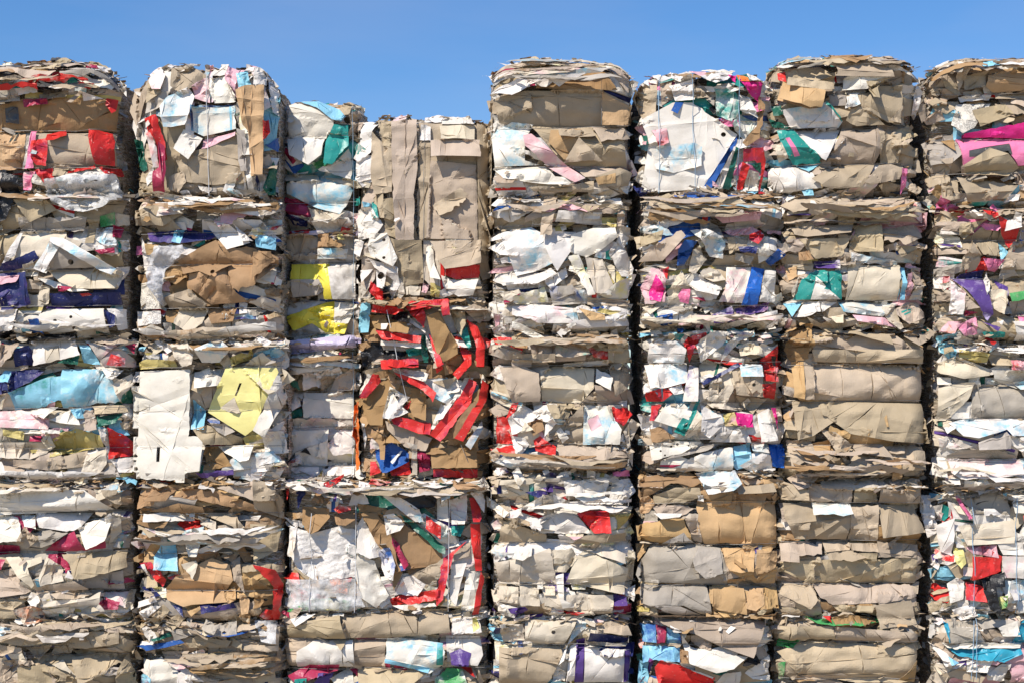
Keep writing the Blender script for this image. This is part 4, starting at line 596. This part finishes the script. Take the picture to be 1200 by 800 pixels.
def parse(text):
    ox = oy = 0; out = []
    for line in text.strip().splitlines():
        if line.startswith('@'): ox, oy = map(float, line[1:].split(',')); continue
        for item in line.split(';'):
            item = item.strip()
            if not item: continue
            segs = item.split('|'); head = segs[0].split(); code = head[0]
            def P(ts):
                r = []
                for t in ts:
                    a, b = map(float, t.split(',')); r.append([ox + a / 4, oy + b / 4])
                return r
            pts = P(head[1:]); d = dict(lift=0, holes=[], bands=[], polyholes=[], tear=1.3)
            for s in segs[1:]:
                s = s.strip()
                if s.startswith('^'): d['lift'] = float(s[1:])
                elif s.startswith('h'): a, b, r = map(float, s[1:].split(',')); d['holes'].append((ox + a / 4, oy + b / 4, r / 4))
                elif s.startswith('H'): d['polyholes'].append(P(s[1:].split()))
                elif s.startswith('+'): t = s[1:].split(); d['bands'].append((t[0], P(t[1:])))
                elif s == 'j': d['tear'] = 4
                elif s == 'c': d['crump'] = 2.0
                elif s == 'f': d['stiff'] = .85
                elif s == 's': d['crump'] = .55; d['tear'] = 1.1
            # sheets that run out of the photograph carry on to the bale's edge
            for Q in [pts] + [q for _, q in d['bands']]:
                for p in Q:
                    if p[0] >= 1198: p[0] = 1244
                    elif p[0] <= 1: p[0] = -10
                    if p[1] >= 799: p[1] = 828
            out.append((code, pts, d))
    return out

HAND = parse(PIECES)
COVER = np.zeros((GH, GW), bool)
for code, pts, d in HAND:
    if code[0] == 'F': continue
    Q = np.array(pts); a = np.floor(Q.min(0)).astype(int); b = np.ceil(Q.max(0)).astype(int)
    gx, gy = np.meshgrid(np.arange(a[0], b[0] + 1), np.arange(a[1], b[1] + 1)); gx = gx.ravel(); gy = gy.ravel()
    m = poly_inside(Q, gx.astype(float), gy.astype(float)) & (gx >= GX0) & (gx < GX0 + GW) & (gy >= GY0) & (gy < GY0 + GH)
    COVER[gy[m] - GY0, gx[m] - GX0] = True

def rand_shape(cx, cy, w, h, ang, rnd):
    n = rnd.choice([4, 4, 4, 5, 6]); pts = []
    for i in range(n):
        a = (i + .5 + rnd.uniform(-.28, .28)) / n * 2 * math.pi
        r = 1 / max(abs(math.cos(a)), abs(math.sin(a))) ; r = min(r, 1.35) * rnd.uniform(.75, 1.05)
        u = math.cos(a) * r * w / 2; v = math.sin(a) * r * h / 2
        pts.append([cx + u * math.cos(ang) - v * math.sin(ang), cy + u * math.sin(ang) + v * math.cos(ang)])
    return pts

def cover_frac(pts):
    Q = np.array(pts); a = Q.min(0); b = Q.max(0)
    gx, gy = np.meshgrid(np.arange(a[0], b[0], 2), np.arange(a[1], b[1], 2)); gx = gx.ravel(); gy = gy.ravel()
    if len(gx) == 0: return 1
    m = poly_inside(Q, gx, gy)
    if m.sum() == 0: return 1
    ix = np.clip((gx[m] - GX0).astype(int), 0, GW - 1); iy = np.clip((gy[m] - GY0).astype(int), 0, GH - 1)
    return COVER[iy, ix].mean()

FILL = COVER.copy()
def mark(pts):
    Q = np.array(pts); a = np.floor(Q.min(0)).astype(int); b = np.ceil(Q.max(0)).astype(int)
    gx, gy = np.meshgrid(np.arange(a[0], b[0] + 1), np.arange(a[1], b[1] + 1)); gx = gx.ravel(); gy = gy.ravel()
    m = poly_inside(Q, gx.astype(float), gy.astype(float)) & (gx >= GX0) & (gx < GX0 + GW) & (gy >= GY0) & (gy < GY0 + GH)
    FILL[gy[m] - GY0, gx[m] - GX0] = True
DULL = 'kkkwwcgcb'
PRT = {'w': ['w/s', 'w/q', 'w/g', 'w/y', 'w/k'], 'c': ['c/k', 'c/w', 'c/q'], 'k': ['k/b', 'k/g'], 'g': ['g/w', 'g/s'], 'b': ['b/k'], 'r': ['r/w'], 's': ['s/w'], 'N': ['N/u'], 't': ['t/w'], 'u': ['u/w']}
def pick(pal, r, p=.45, flat=False):
    c = r.choice(pal) if r.random() < p else r.choice([c for c in pal if c in 'kwcgbo'] or 'k')
    if not flat and c in PRT and r.random() < (.3 if c in 'kb' else .45): c = r.choice(PRT[c])
    return c

def fillers(k, n_max, n_small):
    x0, y0, x1, y1, rec, rolls, pal, lab = B[k]; r = random.Random(sum(map(ord, k)) * 13)
    vis = min(y1, 812); xa = max(int(x0) + 2, -12); xb = min(int(x1) - 2, 1222)
    for it in range(n_max):
        reg = ~FILL[int(y0) + 2 - GY0:int(vis) - 1 - GY0, xa - GX0:xb - GX0]
        if reg.mean() < .05: break
        iy, ix = np.nonzero(reg); j = r.randrange(len(iy)); cx = xa + ix[j]; cy = int(y0) + 2 + iy[j]
        big = it < 9
        w = r.uniform(42, 110) if big else r.uniform(18, 48); h = r.uniform(18, 40) if big else r.uniform(8, 22); ang = r.gauss(0, .22)
        if k in ('D1', 'B1'): w, h = h, w * 1.3
        cx = min(max(cx, x0 + w * .4), x1 - w * .4); cy = min(max(cy, y0 + h * .4), y1 - h * .4)
        pts = rand_shape(cx, cy, w, h, ang, r); mark(pts)
        cc = pick(pal, r); bands = []
        if cc[0] in 'wcg' and r.random() < .45:            # a printed stripe or corner block on the carton
            bw = r.uniform(2.5, 7); off = r.uniform(-.3, .3) * h; ca, sa = math.cos(ang), math.sin(ang)
            if r.random() < .5: R4 = [(-w * .45, off), (w * .45, off), (w * .45, off + bw), (-w * .45, off + bw)]
            else: o2_ = r.uniform(-.35, .3) * w; R4 = [(o2_, -h * .5), (o2_ + bw, -h * .5), (o2_ + bw, h * .5), (o2_, h * .5)]
            bands = [(r.choice('sBtrmqYuNG'), [[cx + u * ca - v * sa, cy + u * sa + v * ca] for u, v in R4])]
        add_sheet(k, cc, pts, lift=r.choice([0, 1, 2, 4, 6]), bands=bands, tear=r.choice([1, 2, 3]), crump=r.uniform(.8, 1.5), side=r.choice('bbbtlr'), space=2.8, rnd=r)
    # long folded layers pressed flat at the seams, seen edge on
    ns = 8 if k in TOPS else 4
    for _ in range(ns):
        w = r.uniform(38, 120); h = r.uniform(3.5, 8); top = r.random() < .75
        cy = (y0 + r.uniform(0, 22 if k in TOPS else 13)) if top else y1 - r.uniform(0, 8)
        if cy > 810 or k in ('B1', 'D1', 'F1') and _ > 4: continue
        cx = r.uniform(x0 + w * .4, max(x1 - w * .4, x0 + w * .4 + 1)); sag = r.uniform(-5, 6); tl = r.gauss(0, 3); m = 9
        tt = np.linspace(-1, 1, m); up = cy + tt * tl + sag * tt ** 2 + np.array([r.uniform(-1, 1) for _ in tt]); th = h * (1 - .75 * np.abs(tt) ** 3) * np.array([r.uniform(.6, 1.2) for _ in tt])
        xs = np.clip(cx + tt * w / 2, x0 - 2, x1 + 2)
        pts = [[a, b] for a, b in zip(xs, up)] + [[a, b] for a, b in zip(xs[::-1], (up + th)[::-1])]
        if cover_frac(pts) > .7: continue
        add_sheet(k, pick(pal + 'kgb', r, .25), pts, lift=r.choice([2, 4, 6, 8]), tear=1.4, crump=1.0, side=r.choice('bbbt'), space=2.2, stiff=.35, rnd=r)
    made = tries = 0
    while made < n_small and tries < n_small * 12:
        tries += 1
        w = r.uniform(9, 34); h = r.uniform(4, 14); ang = r.gauss(0, .45)
        zone = r.random()
        cy = r.uniform(y0 + 1, vis - 2) if zone < .5 else (y0 + abs(r.gauss(0, 9)) if zone < .8 else y1 - abs(r.gauss(0, 7)))
        cx = r.uniform(x0 + 2, x1 - 2)
        if r.random() < .25: cx = r.choice([x0 + r.uniform(0, 10), x1 - r.uniform(0, 10)]); w *= .5
        if cx < -12 or cx > 1215 or cy > 812: continue
        pts = rand_shape(cx, cy, w, h, ang, r)
        if cover_frac(pts) > .5: continue
        add_sheet(k, pick(pal, r, .4), pts, lift=r.choice([0, 2, 3, 5, 7]), tear=r.choice([1, 1.5, 2.5]), crump=r.uniform(.7, 1.3), side=r.choice('bbbtlr'), space=2.2, name='paper_scrap', label=False, rnd=r); made += 1

# ---------------------------------------------------------------- small flakes: countless slivers of paper squeezed out at rims and edges
def flakes(k, n):
    x0, y0, x1, y1, rec, rolls, pal, lab = B[k]; r = random.Random(sum(map(ord, k)) * 31)
    Vs, Fs, Ts = [], [], []; base = 0
    for _ in range(n):
        u = r.random(); side_flake = False
        L = r.uniform(6, 26); D = r.uniform(4, 11); depth = 0.0
        if k in TOPS and u < .38:                     # ragged rim along the top
            cx = r.uniform(x0 + 3, x1 - 3); cy = y0 + dome(k, cx) + r.uniform(-3, 13); depth = r.choice([r.uniform(-16, 0), r.uniform(-70, -5)])
            if depth < -18: cy = y0 + dome(k, cx) + r.uniform(-4, 3)
            tilt = r.uniform(-.3, 1.0); L *= 1.3
        elif u < .62:                                 # seam with the bale above / below
            cx = r.uniform(x0 + 3, x1 - 3); cy = (y0 + abs(r.gauss(2, 6))) if r.random() < .7 else y1 - abs(r.gauss(1, 4)); tilt = r.uniform(-.5, .8); D *= .8
        elif u < .93:                                 # the two sides, seen in the slots between stacks
            side_flake = True
            cx = r.choice([x0 + r.uniform(0, 6), x1 - r.uniform(0, 6)]); cy = r.uniform(y0 + 4, y1 - 3); depth = -abs(r.gauss(0, 45)); tilt = r.uniform(-.6, .9); L = r.uniform(4, 12); D = r.uniform(4, 12)
        else:
            yl = rolls[r.randrange(len(rolls))] if rolls else r.uniform(y0, y1)
            cx = r.uniform(x0 + 5, x1 - 5); cy = yl + r.uniform(-3, 3); tilt = r.uniform(-.3, .9)
        if k in TOPS: cy = max(cy, y0 + float(dome(k, cx)) + (3.5 if depth < -18 or side_flake else 1.5))
        if not (-20 < cx < 1230) or cy > 820: continue
        ix = int(np.clip(cx - GX0, 0, GW - 1)); iy = int(np.clip(cy - GY0, 0, GH - 1)); hb = H[iy, ix]
        if hb < -rec - 30: hb = -rec - 6
        if not side_flake and depth == 0 and COVER[iy, ix] and r.random() < .8: continue
        h0 = (hb if depth == 0 else min(hb, -rec)) + depth * (1 if depth else 0) + r.uniform(-1, 3.5)
        nx, ny = max(2, int(L / 3)), 3
        su, sv = np.meshgrid(np.linspace(-.5, .5, nx + 1), np.linspace(0, 1, ny + 1)); su = su.ravel(); sv = sv.ravel()
        s = r.random() * 200; yaw = r.gauss(0, .5); roll = r.gauss(0, .22) if not side_flake else r.gauss(0, .7)
        edge = 1 + .5 * vnoise(su * L / 4 + s, sv * 0 + s, 3)
        a = su * L; b = (1 - sv) * D * edge         # b: towards the viewer
        dz = math.sin(tilt) * b + 1.3 * vnoise(su * L / 6 + s, sv * 2 + s, 4) + a * roll
        b = b * math.cos(tilt)
        X = cx + a * math.cos(yaw) + b * math.sin(yaw); Hh = h0 + b * math.cos(yaw) - a * math.sin(yaw) * .5 - D * .5
        if k in TOPS and cy < y0 + dome(k, cx) + 7: dz = np.maximum(dz, -3); X = np.clip(X, x0 + 1, x1 - 1)
        Vs.append(to_world(X, cy + dz, Hh, rec))
        q = np.arange((nx + 1) * (ny + 1)).reshape(ny + 1, nx + 1) + base
        f = np.stack([q[:-1, :-1], q[1:, :-1], q[1:, 1:], q[:-1, 1:]], -1).reshape(-1, 4); Fs.append(f); base += len(X)
        c = np.array(TINT[(pick(pal, r, .15, True) if r.random() < .6 else r.choice('kkgbkdco'))]) * r.uniform(.75, 1.05)
        Ts.append(np.tile(c, (len(f), 1)))
    if Vs:
        part('paper_flakes', np.concatenate(Vs), np.concatenate(Fs), [MAT['paper']], ROOT[k], np.concatenate(Ts), None, True, None, None, None, stuff=True)

FN = {'E0': (45, 30), 'D1': (40, 8), 'G3': (40, 10), 'F4': (40, 10), 'G4': (40, 12), 'G5': (40, 8)}
for k in KEYS:
    nb, ns = FN.get(k, (45, 9)); fillers(k, nb, ns)
hr = random.Random(99)
for code, pts, d in HAND:
    Q = np.array(pts); c = (Q.min(0) + Q.max(0)) / 2; k = owner(*c)
    W = Q.max(0) - Q.min(0); lift = d.pop('lift'); crump = d.pop('crump', None)
    big = max(W) > 55
    if crump is None: crump = 1.0 if big else 1.15
    if B[k][4] > 20:                                     # this bale stands further back: its pieces keep their place on it
        pass
    if not lift: lift = hr.choice([0, 1, 2, 3.5, 5]) if not big else hr.choice([0, 1, 2.5])
    if code == 'r' and hr.random() < .5: code = 'r/m'
    if code == 'w' and max(W) > 30 and 's' not in d and hr.random() < .3: code = hr.choice(['w/c', 'w/g', 'w/s', 'w/q'])
    nm = 'paper_scrap' if max(W) < 11 else None
    add_sheet(k, code, pts, lift=lift, crump=crump, space=2.2, name=nm, rnd=hr, **d)

def strip(k, cy, w, h, r, pal, liftmax=8, space=2.2):
    x0, y0, x1, y1 = B[k][:4]
    cx = r.uniform(x0 + w * .35, max(x1 - w * .35, x0 + w * .35 + 1)); sag = r.uniform(-6, 4); tl = r.gauss(0, 2.5); m = 11
    tt = np.linspace(-1, 1, m); ph = r.random() * 6
    up = cy + tt * tl + sag * tt ** 2 + 1.3 * np.sin(tt * r.uniform(2, 6) + ph) + np.array([r.uniform(-.8, .8) for _ in tt])
    th = h * (1 - .8 * np.abs(tt) ** 3) * np.array([r.uniform(.5, 1.3) for _ in tt])
    xs = np.clip(cx + tt * w / 2, x0 - 1, x1 + 1)
    if k in TOPS: up = up + dome(k, xs) * np.clip(1 - (cy - y0) / 60, 0, 1)
    pts = [[a, b] for a, b in zip(xs, up)] + [[a, b] for a, b in zip(xs[::-1], (up + th)[::-1])]
    add_sheet(k, pick(pal, r, .9), pts, lift=r.uniform(1, liftmax), tear=1.6, crump=1.0, side=r.choice('bbbt'), space=space, stiff=.3, rnd=r)
for k, ya, yb, n, wmin, wmax, pal in (('A1', 73, 106, 20, 40, 110, 'dkgkwdxbrk'), ('E1', 70, 99, 15, 60, 150, 'ggkwgcg'), ('E0', 563, 577, 13, 40, 150, 'gkwgkgb'), ('G1', 67, 84, 9, 50, 120, 'kkwgb'), ('H1', 70, 86, 7, 40, 110, 'kgwgb'),
                                     ('F2', 229, 256, 13, 60, 140, 'kbkkqgb'), ('G2', 233, 262, 14, 50, 120, 'kkbkb'), ('B2', 233, 250, 10, 50, 130, 'kgwbg'), ('G3', 524, 556, 16, 35, 110, 'kbkkob'), ('E3', 393, 404, 5, 50, 130, 'kwkb'),
                                     ('B4', 612, 636, 14, 60, 120, 'ggkgw'), ('B5', 760, 782, 12, 70, 140, 'kgkkb'), ('E3', 532, 550, 8, 50, 120, 'kbgk'), ('E4', 556, 590, 6, 50, 120, 'wwgwd'), ('A5', 727, 745, 6, 60, 130, 'kkg'), ('E2', 233, 246, 6, 40, 110, 'kwgq'),
                                     ('F2', 366, 383, 7, 60, 130, 'wcwkq'), ('A2', 380, 394, 5, 50, 120, 'wgkx'), ('B2', 384, 397, 5, 60, 130, 'wwck'), ('H3', 545, 573, 6, 50, 110, 'wwcg')):
    r = random.Random(int(ya) * 5 + n)
    for _ in range(max(3, int(n * .72))): strip(k, r.uniform(ya, yb), r.uniform(wmin, wmax), r.uniform(3, 9), r, pal)

# a last sprinkle of torn scraps lying over the pieces, thinner on the smooth tan bales
SPR = {'G3': 1, 'G4': 2, 'F4': 2, 'D1': 1, 'G5': 1, 'C3': 1, 'E9': 2, 'B3': 0, 'F1': 1, 'B1': 2}
for k in KEYS:
    x0, y0, x1, y1, rec, rolls, pal, lab = B[k]; r = random.Random(sum(map(ord, k)) * 7)
    for _ in range(SPR.get(k, 3)):
        w = r.uniform(5, 17); h = r.uniform(3, 9)
        cx = r.uniform(x0 + 4, x1 - 6); cy = r.choice([y0 + r.uniform(1, 12), y1 - r.uniform(0, 10), r.uniform(y0, y1)])
        if not (2 < cx < 1205) or cy > 805: continue
        add_sheet(k, pick(pal, r, .2), rand_shape(cx, cy, w, h, r.gauss(0, .7), r), lift=r.choice([0, 2, 4]), tear=1.2, side=r.choice('bbtlr'), space=2.0, name='paper_scrap', label=False, rnd=r)

for k in KEYS:
    flakes(k, 140 if k in TOPS else (200 if k in ('H2', 'H3', 'H4') else 105))

# ---------------------------------------------------------------- binding wires and twines
def tube(name, pts, rad, mat, parent, sides=6):
    pts = np.asarray(pts, float); T = np.gradient(pts, axis=0); T /= np.linalg.norm(T, axis=1)[:, None] + 1e-9
    up = np.array([.13, -.97, .2]); Nn = np.cross(T, up); Nn /= np.linalg.norm(Nn, axis=1)[:, None] + 1e-9; Bn = np.cross(T, Nn)
    a = np.arange(sides) / sides * 2 * math.pi
    V = (pts[:, None] + rad * (np.cos(a)[None, :, None] * Nn[:, None] + np.sin(a)[None, :, None] * Bn[:, None])).reshape(-1, 3)
    q = np.arange(len(pts) * sides).reshape(-1, sides); q2 = np.roll(q, -1, 1)
    F = np.stack([q[:-1], q2[:-1], q2[1:], q[1:]], -1).reshape(-1, 4)
    return part(name, V, F, [mat], parent)
def smooth_max(v, w):
    p = np.pad(v, w, 'edge'); m = np.max(np.stack([p[i:i + len(v)] for i in range(2 * w + 1)]), 0)
    p = np.pad(m, w, 'edge'); return np.mean(np.stack([p[i:i + len(v)] for i in range(2 * w + 1)]), 0)
def line_wire(k, p0, p1, kind, rad, name, press=0.0, seed=0):
    rec = B[k][4]; L = math.hypot(p1[0] - p0[0], p1[1] - p0[1]); n = int(L / 2) + 2; t = np.linspace(0, 1, n)
    x = p0[0] + (p1[0] - p0[0]) * t + .8 * vnoise(t * L / 30, t * 0 + seed, 3); y = p0[1] + (p1[1] - p0[1]) * t + (.8 * vnoise(t * L / 30, t * 0 + seed, 5) if abs(p1[0] - p0[0]) > 20 else 0)
    h = samp_max(H, x, y); good = h > -rec - 40; h = np.where(good, h, -rec - 10)
    h = smooth_max(h, 4) + .5 - press
    tube(name, to_world(x, y, h, rec), rad, MAT[kind], ROOT[k])
for i, k in enumerate(KEYS):
    x0, y0, x1, y1, rec, rolls, pal, lab = B[k]
    for j, yl in enumerate(rolls):
        if yl < 806: line_wire(k, (x0 + 4, yl + 1), (x1 - 4, yl - 1), 'wire', .0019, 'binding_wire', .5, i + j)
for k, a, b, kind in (('B1', (243, 84), (247, 231), 'twine'), ('C1', (415, 128), (416, 268), 'bluetwine'), ('C2', (416, 268), (416, 411), 'bluetwine'),
                      ('C3', (416, 413), (415, 560), 'bluetwine'), ('E0', (366, 600), (365, 714), 'twine'), ('E0', (418, 590), (418, 714), 'twine'), ('E0', (527, 580), (526, 714), 'twine'),
                      ('F1', (771, 92), (771, 228), 'bluetwine'), ('F1', (809, 92), (813, 228), 'bluetwine'), ('F1', (864, 95), (862, 226), 'bluetwine'), ('H5', (1135, 724), (1133, 792), 'bluetwine'),
                      ('H5', (1139, 722), (1137, 792), 'bluetwine'), ('H4', (1187, 580), (1186, 716), 'bluetwine'), ('H4', (1136, 580), (1135, 716), 'bluetwine'),
                      ('E1', (704, 92), (704, 150), 'wire'), ('D2', (455, 365), (478, 470), 'twine'), ('D2', (540, 520), (556, 555), 'wire'), ('D1', (497, 145), (498, 345), 'wire')):
    line_wire(k, a, b, kind, (.0026 if k != 'C1' and k != 'C2' and k != 'C3' else .0016) if kind != 'wire' else .0018, 'binding_twine' if kind != 'wire' else 'binding_wire', 0, int(a[0]))

# ---------------------------------------------------------------- ground
def ground():
    n = 60; g = np.linspace(-1, 1, n); g = np.sign(g) * np.abs(g) ** 3 * 900
    X, Y = np.meshgrid(g, g + 2); Z = .0 * X - .02
    V = np.stack([X.ravel(), Y.ravel(), Z.ravel()], -1); q = np.arange(n * n).reshape(n, n)
    F = np.stack([q[:-1, :-1], q[:-1, 1:], q[1:, 1:], q[1:, :-1]], -1).reshape(-1, 4)
    m, nt, N, L = nodes_of('packed_earth'); b = N['Principled BSDF']; b.inputs['Roughness'].default_value = .95
    tc = N.new('ShaderNodeTexCoord'); no = N.new('ShaderNodeTexNoise'); no.inputs['Scale'].default_value = .8; no.inputs['Detail'].default_value = 8
    L.new(tc.outputs['Object'], no.inputs['Vector'])
    L.new(mix_rgb(nt, (.34, .29, .22, 1), (.24, .20, .15, 1), no.outputs['Fac']), b.inputs['Base Color'])
    bp = N.new('ShaderNodeBump'); bp.inputs['Distance'].default_value = .05; L.new(no.outputs['Fac'], bp.inputs['Height']); L.new(bp.outputs[0], b.inputs['Normal'])
    o = part('ground', V, F, [m], None, smooth=False, origin=np.zeros(3)); o['kind'] = 'structure'; o['label'] = 'packed earth yard under the bales'
ground()

# ---------------------------------------------------------------- light, sky, camera
to_sun = Vector((-.46, -.60, .80)).normalized()
elev = math.asin(to_sun.z); az = math.atan2(to_sun.x, to_sun.y)
w = bpy.data.worlds.new('World'); bpy.context.scene.world = w; w.use_nodes = True
nt = w.node_tree; sky = nt.nodes.new('ShaderNodeTexSky'); sky.sky_type = 'NISHITA'; sky.sun_disc = False
sky.sun_elevation = elev; sky.sun_rotation = az; sky.altitude = 100; sky.air_density = SKY_AIR; sky.dust_density = SKY_DUST; sky.ozone_density = SKY_OZ
hs_ = nt.nodes.new('ShaderNodeHueSaturation'); hs_.inputs['Saturation'].default_value = 1.18; hs_.inputs['Hue'].default_value = .505; nt.links.new(sky.outputs[0], hs_.inputs['Color']); tcw = nt.nodes.new('ShaderNodeTexCoord'); mpw = nt.nodes.new('ShaderNodeMapping'); mpw.inputs['Scale'].default_value = (2.2, 2.2, 9); now = nt.nodes.new('ShaderNodeTexNoise'); now.inputs['Scale'].default_value = 2.0; now.inputs['Detail'].default_value = 5
rmw = nt.nodes.new('ShaderNodeValToRGB'); rmw.color_ramp.elements[0].position = .45; rmw.color_ramp.elements[1].position = .8; rmw.color_ramp.elements[1].color = (.16, .16, .16, 1)
nt.links.new(tcw.outputs['Generated'], mpw.inputs[0]); nt.links.new(mpw.outputs[0], now.inputs['Vector']); nt.links.new(now.outputs['Fac'], rmw.inputs[0])
nt.links.new(mix_rgb(nt, hs_.outputs[0], (4.2, 4.4, 5.6, 1), rmw.outputs[0]), nt.nodes['Background'].inputs[0]); nt.nodes['Background'].inputs[1].default_value = SKY_STR
sl = bpy.data.lights.new('sun', 'SUN'); sl.energy = SUN_STR; sl.angle = math.radians(.53); sl.color = (1, .93, .83)
so = bpy.data.objects.new('sun', sl); C.objects.link(so); so.location = (-10, -14, 17); so.rotation_euler = (-to_sun).to_track_quat('-Z', 'Y').to_euler()
cam = bpy.data.cameras.new('camera'); cam.sensor_width = 36; cam.lens = 36 * CAM_D / (1200 / PX); cam.shift_y = ((GROUND - 400) / PX - CAM_Z) / (1200 / PX)
cam.clip_end = 3000
co = bpy.data.objects.new('camera', cam); C.objects.link(co); co.location = (0, -CAM_D, CAM_Z); co.rotation_euler = (math.pi / 2, 0, 0)
sc = bpy.context.scene; sc.camera = co
sc.view_settings.view_transform = 'Standard'; sc.view_settings.look = 'None'; sc.view_settings.exposure = EXPO; sc.view_settings.gamma = 1
sc.view_settings.use_curve_mapping = False
sc.cycles.max_bounces = 6; sc.cycles.diffuse_bounces = 3; sc.cycles.transparent_max_bounces = 8
